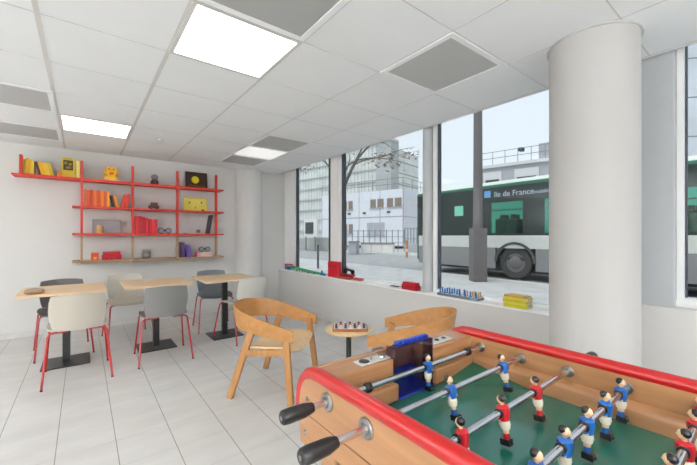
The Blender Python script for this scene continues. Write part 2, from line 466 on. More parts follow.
# top shelf yellow books
row = [(23, 25.6, 159, (206, 190, 40), 0, 'olive yellow book at the left end of the top shelf'),
       (25.8, 29.2, 158, (232, 176, 20), 0, 'amber yellow book standing second on the top shelf'),
       (29.4, 32.2, 159.5, (240, 190, 30), 0, 'golden book standing third on the top shelf'),
       (32.4, 34.2, 161, (250, 214, 80), 0, 'thin pale yellow upright book on the top shelf')]
for a, b, t, c, l, lab in row: book(SX(a), SX(b)-SX(a), HS(t, a, 0), SZ[0], c, lab, 'yellow books on the top shelf')
def lean_row(prev, items, deg, z, group):
    th = math.radians(deg); xr = None
    for w_, h_, c_, lab_ in items:
        xr = prev+w_*math.cos(th)+h_*math.sin(th)+.001 if xr is None else xr+(w_+.0012)/math.cos(th)
        book(xr-w_, w_, h_, z, c_, lab_, group, lean=-deg)
h0 = HS(161, 40, 0)
lean_row(SX(34.3), [(.024, h0*.97, (92, 44, 30), 'dark brown book leaning against the yellow ones on the top shelf'),
    (.044, h0*.96, (240, 178, 24), 'orange yellow leaning book beside the dark brown one'),
    (.036, h0*.95, (236, 196, 50), 'middle leaning yellow book on the top shelf'),
    (.032, h0*.93, (214, 170, 30), 'last leaning mustard yellow book on the top shelf')], 14, SZ[0], 'yellow books on the top shelf')
book(SX(76.2), SX(79.8)-SX(76.2), HS(161, 77, 0), SZ[0], (246, 226, 120), 'pale cream yellow book against the second red upright on the top shelf', 'yellow books on the top shelf')
# yellow picture box
def picture(px0, px1, pyt, k, c, label, name='framed_picture', cat='picture', dark=None, art=None, tilt=8, thick=.012, y=None):
    x0, x1 = SX(px0), SX(px1); h = HS(pyt, (px0+px1)/2, k)
    t = thing(name, label, cat, ((x0+x1)/2, YS+.06 if y is None else y, SZ[k]+.001))
    w = x1-x0; R = Matrix.Rotation(math.radians(-tilt), 4, 'X')
    m = MB(); b = .008
    m.box((-w/2, 0, 0), (w/2, thick, b), R); m.box((-w/2, 0, h-b), (w/2, thick, h), R)
    m.box((-w/2, 0, b), (-w/2+b, thick, h-b), R); m.box((w/2-b, 0, b), (w/2, thick, h-b), R)
    m.build('frame', bmat(c), t)
    MB().box((-w/2+b, .003, b), (w/2-b, thick-.001, h-b), R).build('picture_panel', bmat(dark or c), t, smooth=0)
    if art:
        for nm, ps, cc in art:
            a = MB()
            for p in ps:
                if len(p) == 3:
                    cx, cz, r = p
                    a.lathe([(r*h, .0), (r*h, .002)], R @ Matrix.Translation((cx*w, .0028, cz*h)) @ Matrix.Rotation(PI/2, 4, 'X'), n=24)
                else: a.box((p[0]*w, .0008, p[1]*h), (p[2]*w, .0028, p[3]*h), R)
            a.build(nm, bmat(cc), t, smooth=0)
    return t
picture(61.5, 75, 157.5, 0, (204, 184, 40), 'yellow framed box with a dark photo standing on the top shelf', dark=(222, 190, 40), tilt=4, thick=.03,
        art=[('photo', [(-.38, .38, .36, .88)], (66, 56, 30)), ('photo_detail', [(-.3, .66, -.1, .8), (.02, .62, .24, .74), (-.2, .44, .05, .56)], (206, 180, 60)),
             ('photo_face', [(.08, .5, .07)], (190, 160, 140))])
tag(MB().box((SX(57.5), YS+.03, SZ[0]+.001), (SX(61.2), YS+.08, SZ[0]+HS(171, 59, 0))).build('small_box', bmat((226, 130, 40)), bevel=.004), 'tiny orange box beside the yellow framed photo', 'box')
# yellow stack + cube figure
book((SX(100)+SX(120))/2, SX(120)-SX(100), .022, SZ[0], (244, 180, 20), 'flat yellow book under the yellow block figure on the top shelf', 'yellow books on the top shelf', flat=True, yf=YS+.1, d=.14)
fx = SX(111); fz = SZ[0]+.0225
t = thing('block_figure', 'yellow block figure with orange face standing on a flat yellow book', 'figurine', (fx, YS+.09, fz))
t.scale = (1.6, 1.6, 2.0); m = MB(); m.box((-.045, -.03, 0), (.05, .03, .02)); m.box((-.03, -.025, .02), (.035, .025, .075)); m.box((-.034, -.027, .052), (.038, .027, .085))
m.box((-.048, -.02, .03), (-.03, .02, .06)); m.box((.035, -.02, .03), (.052, .02, .06))
m.build('body', bmat((246, 190, 26)), t, bevel=.004)
m = MB(); m.ball((-.012, -.028, .068), (.008, .004, .008)); m.ball((.018, -.028, .068), (.008, .004, .008)); m.ball((.002, -.026, .04), (.016, .004, .01))
m.build('face', bmat((226, 104, 24)), t)
# small dark glass figure, top shelf third bay
t = thing('dome_figure', 'small dark figure with clear round head on the top shelf', 'figurine', (SX(155), YS+.08, SZ[0])); t.scale = (1.6, 1.6, 1.65)
MB().lathe([(.025, 0), (.034, .01), (.03, .035), (.02, .045)], n=20).build('body', bmat((44, 42, 44)), t)
MB().ball((0, 0, .066), (.03, .03, .026)).build('head', glass('clear_dome', (222, 222, 224), .1), t)
MB().ball((0, -.024, .03), (.012, .01, .01)).build('badge', bmat((170, 60, 50)), t)
# dark picture with yellow circle
picture(186.5, 208.5, 171.5, 0, (52, 36, 22), 'dark brown picture with a bright yellow disc on the top shelf', dark=(60, 42, 26), tilt=7, y=YS+.1,
        art=[('yellow_disc', [(-.06, .52, .22)], (236, 214, 30)), ('bottom_marks', [(-.38+.1*i, .1, -.34+.1*i, .2) for i in range(8)], (150, 110, 40))])
# second shelf orange books
cols = [((214, 120, 30), 'ochre'), ((224, 84, 26), 'bright orange'), ((206, 66, 30), 'rust red'), ((230, 110, 24), 'tangerine'), ((216, 74, 28), 'burnt orange'),
        ((236, 124, 30), 'light orange'), ((208, 84, 34), 'brick orange'), ((240, 160, 40), 'apricot')]
x = 84.0; ws = [2.4, 3.6, 3.4, 3.6, 3.4, 3.6, 3.0, 2.8]
for i, ((c, nme), w) in enumerate(zip(cols, ws)):
    book(SX(x), SX(x+w-.2)-SX(x), HS(189+.35*i+(i % 2)*.6, x, 1), SZ[1], c, '%s upright book in the orange row of the second shelf' % nme, 'orange books on the second shelf'); x += w
h1 = HS(195, 112, 1)
lean_row(SX(110.0), [(.03, h1, (70, 40, 34), 'dark brown book leaning left at the end of the orange row'),
    (.036, h1*.95, (234, 140, 40), 'amber book leaning left at the end of the orange row')], 12, SZ[1], 'orange books on the second shelf')
h1 = HS(193.5, 126, 1); th = math.radians(13); xp = PX[2]-.02-h1*math.sin(th)-.034*math.cos(th)
book(xp, .034, h1, SZ[1], (226, 70, 44), 'vermilion book leaning right nearest the third red upright', 'orange books on the second shelf', lean=13)
book(xp-.037/math.cos(th), .034, h1*.97, SZ[1], (216, 60, 40), 'scarlet book leaning right beside the vermilion one', 'orange books on the second shelf', lean=13)
# toy truck
def toy(px, k, w, h, c1, c2, label, name='toy_car', cat='toy'):
    t = thing(name, label, cat, (SX(px), YS+.08, SZ[k]+.001))
    m = MB(); m.box((-w/2, -.03, .012), (w/2, .03, h*.55)); m.box((-w*.3, -.027, h*.55), (w*.35, .027, h))
    m.build('body', bmat(c1), t, bevel=.005)
    m = MB(); m.box((-w*.25, -.029, h*.6), (w*.3, .029, h*.88)); m.build('windows', bmat(c2), t)
    for sx in (-1, 1):
        for sy in (-1, 1):
            MB().lathe([(.013, -.006), (.013, .006)], Matrix.Translation((sx*w*.3, sy*.031, .013)) @ Matrix.Rotation(PI/2, 4, 'X'), n=16).build('wheel', BLKPL, t)
toy(154.3, 1, .13, .095, (70, 50, 48), (150, 70, 60), 'small dark toy car with reddish windows on the second shelf')
# yellow artwork
picture(184.5, 208, 197.5, 1, (206, 190, 70), 'yellow drawing with small black marks on the second shelf', dark=(232, 216, 96), tilt=6, y=YS+.1,
        art=[('black_mark', [(-.25, .62, .06)], (40, 36, 30)), ('black_mark', [(.27, .66, .06)], (40, 36, 30)), ('grey_mark', [(0, .25, .07)], (180, 160, 70))])
tag(MB().lathe([(.02, 0), (.022, .02), (.012, .03)], Matrix.Translation((SX(203), YS+.05, SZ[1])), n=16).build('small_pot', bmat((84, 78, 60)), ), 'tiny dark pot in front of the yellow drawing', 'pot')
# third shelf grey frame
picture(92.5, 121.5, 219.5, 2, (120, 106, 104), 'wide grey framed panel standing on the third shelf', dark=(158, 152, 154), tilt=4, y=YS+.12)
tag(MB().lathe([(.035, 0), (.045, .03), (.04, .085), (.03, .105)], Matrix.Translation((SX(99.5), YS+.06, SZ[2])), n=18).build('small_jar', bmat((196, 156, 104)), ), 'small tan jar in front of the grey framed panel', 'jar')
reds = [((226, 40, 40), 'bright red'), ((200, 28, 44), 'crimson'), ((176, 26, 40), 'dark red'), ((214, 30, 50), 'cherry red'), ((190, 24, 34), 'wine red'), ((220, 44, 54), 'poppy red'), ((204, 34, 60), 'raspberry')]
x = 135.2; tp = [216, 216, 217, 218, 219, 219.5, 219.3]
for i, (c, nme) in enumerate(reds):
    w = [3.5, 3.3, 3.3, 3.1, 3.3, 3.1, 2.7][i]
    book(SX(x), SX(x+w-.25)-SX(x), HS(tp[i], x, 2), SZ[2], c, '%s upright book in the red row of the third shelf' % nme, 'red books on the third shelf'); x += w
def binoc(px, k, r, label, z=None, name='binoculars', cat='binoculars', y=YS+.06):
    t = thing(name, label, cat, (SX(px), y, SZ[k]+.001 if z is None else z))
    for s in (-1, 1):
        MB().tube([(s*r*1.15, -.035, r), (s*r*1.15, .0, r), (s*r*.9, .045, r)], [r, r*.92, r*.6], n=18).build('barrel', BLKPL, t)
    MB().box((-r*.8, -.01, r*.8), (r*.8, .02, r*1.5)).build('bridge', BLKPL, t, bevel=.003)
    for s in (-1, 1):
        MB().lathe([(r*.78, 0), (r*.78, .002)], Matrix.Translation((s*r*1.15, -.0372, r)) @ Matrix.Rotation(-PI/2, 4, 'X'), n=18).build('lens', bmat((150, 154, 160)), t)
binoc(164.5, 2, .042, 'black binoculars beside the red books on the third shelf')
book((SX(186)+SX(203))/2, SX(203)-SX(186), .012, SZ[2], (176, 50, 44), 'thin flat dark red book on the third shelf', 'red books on the third shelf', flat=True, yf=YS+.09, d=.13)
tag(MB().lathe([(.02, 0), (.026, .01), (.028, .05), (.026, .05), (.022, .012)], Matrix.Translation((SX(199), YS+.09, SZ[2]+.0125)), n=18).build('drinking_glass', MATS['clear_dome']), 'small clear glass standing on the thin flat red book', 'glass')
book(SX(207.5), .03, HS(214.5, 210, 2)*1.0, SZ[2], (44, 40, 42), 'tall black book leaning against the last red upright', 'dark books on the third shelf', lean=10, d=.16)
# bottom shelf
t = thing('small_box', 'small orange box with a yellow front on the bottom shelf', 'box', (SX(95), YS+.07, SZ[3]))
MB().box((-.04, -.025, 0), (.04, .03, .1)).build('box_body', bmat((220, 66, 34)), t, bevel=.004)
MB().lathe([(.018, 0), (.018, .003)], Matrix.Translation((0, -.0255, .03)) @ Matrix.Rotation(PI/2, 4, 'X'), n=16).build('sticker', bmat((240, 170, 40)), t)
t = thing('toy_case', 'red lumpy toy case on the bottom shelf', 'case', (SX(112), YS+.08, SZ[3]))
m = MB(); w = (SX(122)-SX(102.5))/2
m.box((-w, -.05, 0), (w, .05, .07)); m.box((-w*.9, -.045, .07), (w*.9, .045, .108)); m.build('case_body', bmat((190, 20, 34)), t, bevel=.008)
for s in (-.55, 0, .55): MB().lathe([(.018, 0), (.014, .008)], Matrix.Translation((w*s, -.0505, .03)) @ Matrix.Rotation(PI/2, 4, 'X'), n=16).build('clasp', bmat((150, 14, 26)), t)
t = thing('glass_jar', 'small clear jar with grey lid on the bottom shelf', 'jar', (SX(146.7), YS+.08, SZ[3])); t.scale = (1.7, 1.4, 1.8)
MB().lathe([(.03, 0), (.034, .008), (.034, .05), (.026, .06)], n=20).build('jar_body', MATS['clear_dome'], t)
MB().lathe([(.03, .06), (.03, .072)], n=20).build('lid', bmat((170, 168, 166)), t)
MB().ball((0, 0, .022), (.022, .022, .018)).build('contents', bmat((206, 196, 188)), t)
gp = 'purple books on the bottom shelf'
book(SX(179.3), .036, HS(242, 180, 3), SZ[3], (74, 52, 92), 'dark plum book at the left of the purple row on the bottom shelf', gp)
book(SX(179.3)+.038, .034, HS(242.5, 182, 3), SZ[3], (98, 78, 128), 'dusty purple book second in the bottom shelf row', gp)
lean_row(SX(179.3)+.073, [(.036, HS(244.5, 186, 3), (86, 60, 140), 'violet book third in the bottom shelf row'),
    (.036, HS(245.5, 188, 3), (112, 84, 150), 'lilac book leaning at the right of the purple row')], 8, SZ[3], gp)
z = SZ[3]
for i, (c, lab) in enumerate([((214, 46, 128), 'magenta flat book at the bottom of the pink stack'), ((236, 96, 150), 'light pink flat book in the middle of the pink stack'), ((220, 60, 140), 'hot pink flat book on top of the pink stack')]):
    book(SX(204.4)+.004*(i-1), SX(212)-SX(197), .024, z, c, lab, 'pink books on the bottom shelf', flat=True, yf=YS+.1, d=.15); z += .0245
binoc(204.6, 3, .04, 'black goggles lying on top of the pink books', z=z, name='goggles', cat='goggles', y=YS+.08)

# ================================================================== DINING TABLES
def dining_table(x, y, label, w=.635, d=.67, H=.73, dx=0):
    t = thing('dining_table', label, 'table', (x, y, 0), 0, 'square oak tables with black bases')
    MB().box((-w/2+dx, -d/2, H-.025), (w/2+dx, d/2, H)).build('table_top', OAKT, t, bevel=.004)
    MB().box((-.03, -.03, .012), (.03, .03, H-.03)).build('pole', BLACK, t, bevel=.002)
    MB().box((-.185, -.185, 0), (.185, .185, .012)).build('base_plate', BLACK, t, bevel=.003)
    MB().box((-.14, -.14, H-.031), (.14, .14, H-.025)).build('mounting_plate', BLACK, t)
    return t
dining_table(-.13, 4.395, 'left oak dining table with a small wooden dish on it', w=.655, dx=-.013)
dining_table(.652, 4.40, 'middle oak dining table with a grey chair pulled up on its near side')
dining_table(1.415, 4.385, 'right oak dining table nearest the corner column')

def rr(u, v, k):      # square to rounded square
    return (1-k)*u+k*u*math.sqrt(max(0, 1-v*v/2)), (1-k)*v+k*v*math.sqrt(max(0, 1-u*u/2))
def dining_chair(x, y, rz, shell, label, under=None):
    """front is local +y"""
    t = thing('dining_chair', label, 'chair', (x, y, 0), rz)
    def back(u, v):
        a, b = rr(u, v, .27)
        w = .194*(1 - .06*max(0, -b))
        zz = .608+.152*b; yy = -.235-.055*(b+1)/2 + .055*a*a
        return (a*w, yy, zz)
    MB().sheet(back, 14, 12, .011).build('backrest', shell, t, smooth=60)
    def neck(u, v):
        k = (v+1)/2; w = .12+.02*(1-k)
        return (u*w, -.185-.045*k**.7+.03*u*u*k, .448+.07*k**1.6)
    def seat(u, v):
        a, b = rr(u, v, .38)
        yy = .005+.215*b
        zz = .452-.010*(1-a*a)*(1-b*b)-.02*max(0, b-.6)/.4+.012*a*a
        return (a*.215, yy, zz)
    m = MB(); m.sheet(seat, 16, 16, .011); m.sheet(neck, 8, 6, .010)
    m.build('seat', shell, t, smooth=60)
    for sx in (-1, 1):
        for sy in (-1, 1):
            yt = .15 if sy > 0 else -.16
            top = (sx*.20, yt, .432); foot = (sx*.235, .245 if sy > 0 else -.265, 0)
            top2 = Vector(top); ft = Vector(foot); d = (ft-top2).normalized()
            pts = [(sx*.07, yt, .434), (sx*.16, yt, .434)]
            for k in range(1, 5):
                q = k/4; p0 = Vector((sx*.165, yt, .434)); p1 = top2+Vector((sx*.005, 0, 0)); p2 = top2+d*.05
                pts.append((1-q)**2*p0+2*q*(1-q)*p1+q*q*p2)
            pts.append(ft+Vector((0, 0, .012)))
            m = MB(); m.tube(pts, .0085, n=10, mi=0); m.tube([ft+Vector((0, 0, .014)), ft], .0095, n=10, mi=1)
            m.build('leg', [REDLEG, BLKPL], t)
    return t
dining_chair(-.035, 3.945, math.radians(1), GREIGE, 'greige chair with red legs, nearest the viewer at the left table')
dining_chair(-.165, 4.80, PI+math.radians(5), DGREY, 'dark grey chair with red legs behind the left table by the wall')
dining_chair(.44, 5.0, PI+math.radians(4), GREIGE, 'greige chair with red legs behind the middle table by the wall')
dining_chair(.658, 4.0, math.radians(-2), GREY, 'grey chair with red legs on the near side of the middle table')
dining_chair(1.42, 4.82, PI+math.radians(-6), BGREY, 'blue grey chair with red legs behind the right table')
dining_chair(1.545, 4.15, math.radians(13), OFFW, 'off white chair with red legs on the near side of the right table')
# wooden dish on the left table
t = thing('wooden_dish', 'small brown wooden dish with a lid on the left oak table', 'dish', (-.345, 4.14, .73))
MB().lathe([(.03, 0), (.05, .004), (.062, .02), (.06, .03)], Matrix.Scale(1.15, 4, (1, 0, 0)), n=28).build('dish_body', TAN, t)
MB().lathe([(.058, .03), (.05, .042), (.02, .052), (.004, .054)], Matrix.Scale(1.15, 4, (1, 0, 0)), n=28).build('lid', mat('dish_lid', (168, 146, 124), .6), t)

# ================================================================== OAK ARMCHAIRS
def catmull(P, n):
    out = []
    Q = [P[0]]+P+[P[-1]]
    for i in range(1, len(Q)-2):
        for k in range(n):
            t = k/n; a, b, c, d = Q[i-1], Q[i], Q[i+1], Q[i+2]
            out.append(.5*((2*b)+(-a+c)*t+(2*a-5*b+4*c-d)*t*t+(-a+3*b-3*c+d)*t**3))
    out.append(P[-1]); return out
def armchair(x, y, f, label):
    rz = math.atan2(-f[0], f[1])
    t = thing('armchair', label, 'armchair', (x, y, 0), rz)
    half = [Vector(p) for p in ((.283, .265, 0), (.292, .12, 0), (.290, -.03, 0), (.262, -.17, 0), (.19, -.265, 0), (.09, -.31, 0), (0, -.32, 0))]
    path = half+[Vector((-p.x, p.y, 0)) for p in reversed(half[:-1])]
    C = catmull(path, 6); n = len(C)-1
    L = [0]
    for a, b in zip(C, C[1:]): L.append(L[-1]+(b-a).length)
    def band(u, v):
        s = (u+1)/2*n; i = min(int(s), n-1); p = C[i].lerp(C[i+1], s-i)
        q = (L[i]+(L[i+1]-L[i])*(s-i))/L[-1]
        e = math.sin(PI*q)**1.1
        top = .535+.165*e; hh = .082+.085*e
        zz = top-hh*(1-v)/2
        out = 1+.04*(v)*e
        if v < 0 and q < .06: zz += 0
        return (p.x*out, p.y*out, zz)
    MB().sheet(band, 60, 4, .014).build('backrest_band', OAK, t, smooth=50)
    for s in (-1, 1):
        MB().bar((s*.305, .255, 0), (s*.268, .2, .50), .034, .046, up=(0, 1, 0), w2=.026, h2=.052).build('leg', OAKY, t, bevel=.004)
        MB().bar((s*.305, -.245, 0), (s*.262, -.085, .52), .034, .046, up=(0, 1, 0), w2=.026, h2=.056).build('leg', OAKY, t, bevel=.004)
        MB().bar((s*.277, -.165, .345), (s*.275, .222, .372), .022, .048).build('side_rail', OAKY, t, bevel=.003)
    def seat(u, v):
        a, b = rr(u, v, .25)
        w = .262-.03*max(0, -b)
        zz = .392+.012*b-.035*(1-a*a)*(1-.3*b)+(.0 if b < .7 else -.05*((b-.7)/.3)**2)
        return (a*w, .03+.225*b, zz)
    MB().sheet(seat, 18, 16, .014).build('seat', OAKP, t, smooth=50)
    return t
armchair(1.284, 2.651, (.64, -.768), 'oak armchair with curved wrap-around back standing alone on the tiles left of the small table')
armchair(1.987, 1.785, (-.55, .835), 'oak armchair with curved back between the small round table and the football table')

# side table
st = thing('side_table', 'small round oak side table on a black pole between the two armchairs', 'table', (1.777, 2.29, 0))
MB().lathe([(.185, .447), (.195, .453), (.195, .466), (.19, .47)], n=56).build('table_top', OAKP, st, smooth=40)
MB().lathe([(.022, .012), (.022, .447)], n=20).build('pole', BLACK, st)
MB().lathe([(.15, 0), (.15, .008), (.14, .012), (.02, .014)], n=40).build('base_plate', BLACK, st)
# board with pegs
def rotz(a): return Matrix.Rotation(a, 4, 'Z')
bx, by, bz = 1.76, 2.25, .4705
ang = -YAW+math.radians(2)
gb = tag(MB().box((-.145, -.085, 0), (.145, .085, .022)).build('game_board', wood('game_board_wood', (150, 92, 50), (176, 112, 66)), loc=(bx, by, bz), rot=(0, 0, ang), bevel=.002), 'wooden game board with pegs lying on the small round table', 'game board')
MB().box((-.135, -.076, .022), (.135, .076, .0235)).build('board_face', mat('board_face', (232, 218, 200), .5), gb)
pegc = [((60, 60, 86), 'navy'), ((190, 60, 60), 'red'), ((230, 226, 220), 'white'), ((90, 96, 130), 'slate blue')]
protos = {}
for r in range(3):
    for c in range(7):
        cc, nme = pegc[(c*2+r*3) % 4]
        lx, ly = -.114+.038*c, -.055+.05*r
        p = Matrix.Rotation(ang, 4, 'Z') @ Vector((lx, ly, 0))
        key = nme
        if key not in protos:
            o = MB().lathe([(.012, 0), (.012, .005), (.007, .009), (.007, .014), (.011, .02), (.008, .026), (.001, .028)], n=14).build('game_peg', bmat(cc))
            protos[key] = o
        else:
            o = protos[key].copy(); COL.objects.link(o)
        o.location = (bx+p.x, by+p.y, bz+.024)
        tag(o, '%s peg, one of the many standing on the board on the round table' % nme, 'game peg', '%s pegs on the round table board' % nme)

# ================================================================== WINDOW SILL THINGS
SZL = .6485
XS = 2.905
SY = lambda p: on_x(p, XS)
t = thing('toy_crocodile', 'long green toy crocodile lying on the sill below the first window', 'toy', (XS, SY(306), SZL))
m = MB(); y0, y1 = SY(322)-SY(306), SY(293)-SY(306)
m.sheet(lambda u, v: (.03*v*(1-.4*abs(u)), y0+(y1-y0)*(u+1)/2, .03+.012*math.sin(u*2)+.02*(1-v*v)*(.4+.6*(u+1)/2)), 20, 6, .018)
m.build('body', bmat((64, 168, 112)), t)
for k in range(4):
    m = MB(); yy = y0+(y1-y0)*(.2+.2*k); m.box((-.035, yy-.01, 0), (-.015, yy+.01, .03)); m.box((.015, yy-.01, 0), (.035, yy+.01, .03)); m.build('leg', bmat((48, 140, 96)), t)
MB().box((-.028, y1-.02, .02), (.028, y1+.03, .075)).build('head', bmat((54, 176, 100)), t, bevel=.012)
t = thing('toy_box', 'small blue and red toy box at the far end of the window sill', 'toy', (XS-.0, SY(289.5)+.06, SZL))
MB().box((-.04, -.05, 0), (.04, .05, .05)).build('box_body', bmat((40, 130, 190)), t, bevel=.004)
m = MB(); m.box((-.045, -.14, .085), (.03, .05, .1)); m.box((-.04, -.03, .05), (-.028, .04, .085)); m.build('lid', bmat((196, 70, 70)), t, bevel=.003)
t = thing('toy_figure', 'tiny blue toy figure on the sill by the green crocodile', 'toy', (XS-.02, SY(323), SZL))
MB().lathe([(.03, 0), (.034, .01), (.018, .02), (.012, .045), (.018, .06), (.004, .075)], n=16).build('body', bmat((40, 150, 190)), t)
MB().box((-.02, -.075, 0), (.02, -.035, .018)).build('foot', bmat((30, 100, 190)), t, bevel=.004)
# red box group
y0, y1 = SY(339.5), SY(330)
t = thing('red_box', 'tall bright red box on the sill below the first mullion', 'box', (2.90, (y0+y1)/2, SZL))
hb = hz(261.5, 2.88, (y0+y1)/2)-SZL
MB().box((-.035, (y0-y1)/2, 0), (.035, (y1-y0)/2, hb)).build('box_body', bmat((204, 18, 40)), t, bevel=.003)
MB().box((-.036, (y0-y1)/2+.01, hb*.7), (-.035, (y1-y0)/2-.01, hb*.74)).build('lid_seam', bmat((150, 12, 30)), t)
y0, y1 = SY(351), SY(340.5)
t = thing('red_box', 'low dark red box carrying a black toy on the window sill', 'box', (2.945, (y0+y1)/2, SZL))
MB().box((-.045, (y0-y1)/2, 0), (.04, (y1-y0)/2, .065)).build('box_body', bmat((166, 18, 34)), t, bevel=.003)
ym = (SY(355)+SY(343))/2
t = thing('toy_motorbike', 'black toy motorbike standing on the low dark red box', 'toy', (2.94, ym+.04, SZL+.0655))
for s in (-1, 1):
    MB().lathe([(.034, -.01), (.036, 0), (.034, .01)], Matrix.Translation((0, s*.08, .036)) @ Matrix.Rotation(PI/2, 4, 'Y'), n=22).build('wheel', BLKPL, t)
m = MB(); m.bar((0, -.07, .05), (0, .06, .07), .024, .03); m.bar((0, .04, .06), (0, .08, .095), .012, .012); m.bar((-.03, .075, .095), (.03, .075, .095), .008, .008); m.build('frame', bmat((60, 40, 44)), t)
y0, y1 = SY(355), SY(335.5)
XS2 = 2.868
y0, y1 = on_x(350, XS2), on_x(335.5, XS2)
t = thing('red_book', 'salmon red book lying flat on the sill edge before the red boxes', 'book', (2.885-.012, (y0+y1)/2, SZL))
MB().box((-.022, (y0-y1)/2, 0), (.02, (y1-y0)/2, .028)).build('cover', bmat((176, 78, 70)), t, bevel=.002)
t = thing('red_case', 'salmon pencil case lying on the sill right of the toy motorbike', 'case', (2.93, SY(357), SZL))
MB().box((-.03, -.08, 0), (.03, .08, .035)).build('case_body', bmat((190, 100, 96)), t, bevel=.008)
# glasses
t = thing('eyeglasses', 'dark glasses lying on the sill just left of the stepped red box', 'glasses', (2.885, SY(396)-.0, SZL))
m = MB()
for s in (-1, 1):
    pts = [(.0+.026*math.cos(a), s*.034+.03*math.sin(a), .012) for a in [2*PI*k/20 for k in range(21)]]
    m.tube(pts, .0035, n=6, cap=False)
    m.tube([(.02, s*.063, .012), (.07, s*.06, .006)], .003, n=6)
m.tube([(0, -.006, .014), (0, .006, .014)], .003, n=6); m.build('frame', BLKPL, t)
m = MB()
for s in (-1, 1): m.lathe([(.024, .0115), (.024, .0125)], Matrix.Translation((0, s*.034, 0)), n=18)
m.build('lens', MATS['clear_dome'], t)
y0, y1 = SY(420), SY(405.5)
t = thing('red_box', 'red box with stepped lid on the sill against the second mullion', 'box', (2.895, (y0+y1)/2+.01, SZL))
MB().box((-.045, (y0-y1)/2, 0), (.03, (y1-y0)/2, .06)).build('box_body', bmat((184, 18, 38)), t, bevel=.003)
MB().box((-.04, (y0-y1)/2+.01, .06), (.028, (y1-y0)/2-.01, .085)).build('lid', bmat((204, 24, 46)), t, bevel=.003)
# tray of blue figures
y0, y1 = SY(481), SY(440)
ymid = (y0+y1)/2; hw = (y1-y0)/2
t = thing('game_tray', 'grey tray holding blue and tan game pieces on the sill by the bus window', 'game board', (2.915, ymid, SZL))
MB().box((-.06, -hw, 0), (.06, hw, .024)).build('tray', mat('tray_grey', (118, 116, 124), .5), t, bevel=.003)
MB().box((-.055, -hw+.005, .024), (.055, hw-.005, .026)).build('tray_face', mat('tray_face', (214, 222, 230), .4), t)
MB().box((-.0605, -hw+.01, .006), (-.06, -hw+.08, .02)).build('sticker', mat('sky_blue', (120, 180, 220), .4), t)
pb = None; pt = None
for r in range(3):
    for c in range(8):
        blue = c > 2 or r == 0
        if c < 3 and r > 0: blue = False
        if (c+r) % 5 == 4: continue
        if blue and pb is None:
            o = pb = MB().lathe([(.012, 0), (.012, .004), (.006, .01), (.009, .03), (.005, .036), (.009, .044), (.002, .054)], n=12).build('game_piece', mat('piece_blue', (36, 110, 176), .35))
        elif not blue and pt is None:
            o = pt = MB().lathe([(.012, 0), (.012, .004), (.006, .01), (.009, .03), (.005, .036), (.009, .044), (.002, .054)], n=12).build('game_piece', mat('piece_tan', (206, 170, 120), .4))
        else:
            o = (pb if blue else pt).copy(); COL.objects.link(o)
        o.location = (2.87+.038*r, ymid-hw+.03+(2*hw-.06)*c/7, SZL+.0265)
        tag(o, ('blue' if blue else 'tan')+' game piece standing on the grey tray on the sill', 'game piece', ('blue' if blue else 'tan')+' game pieces on the sill tray')
# yellow book stack
y0, y1 = SY(530), SY(507)
z = SZL
for i, (c, h, lab) in enumerate([((206, 196, 50), .024, 'lowest olive yellow book of the stack on the sill'), ((216, 206, 60), .02, 'second lime yellow book of the stack on the sill'),
        ((200, 188, 40), .02, 'middle darker olive book of the stack on the sill'), ((222, 200, 70), .018, 'fourth pale yellow book of the stack on the sill'), ((214, 170, 70), .016, 'top sand coloured book of the stack on the sill')]):
    m = MB(); w = .13-.004*i; d = (y1-y0)*(1.0 if i < 4 else .94)
    m.box((-w/2, -d/2, 0), (w/2, d/2, .002), mi=0); m.box((-w/2, -d/2, h-.002), (w/2, d/2, h), mi=0); m.box((-w/2, -d/2, .002), (-w/2+.003, d/2, h-.002), mi=0)
    m.box((-w/2+.003, -d/2+.003, .002), (w/2-.003, d/2-.003, h-.002), mi=1)
    o = m.build('book', [bmat(c), PAPER], loc=(2.91+.003*(i % 2), (y0+y1)/2+.004*(i % 3), z), rot=(0, 0, math.radians([0, 2, -1, 3, -7][i])), smooth=0)
    tag(o, lab, 'book', 'yellow books stacked on the sill'); z += h+.0005

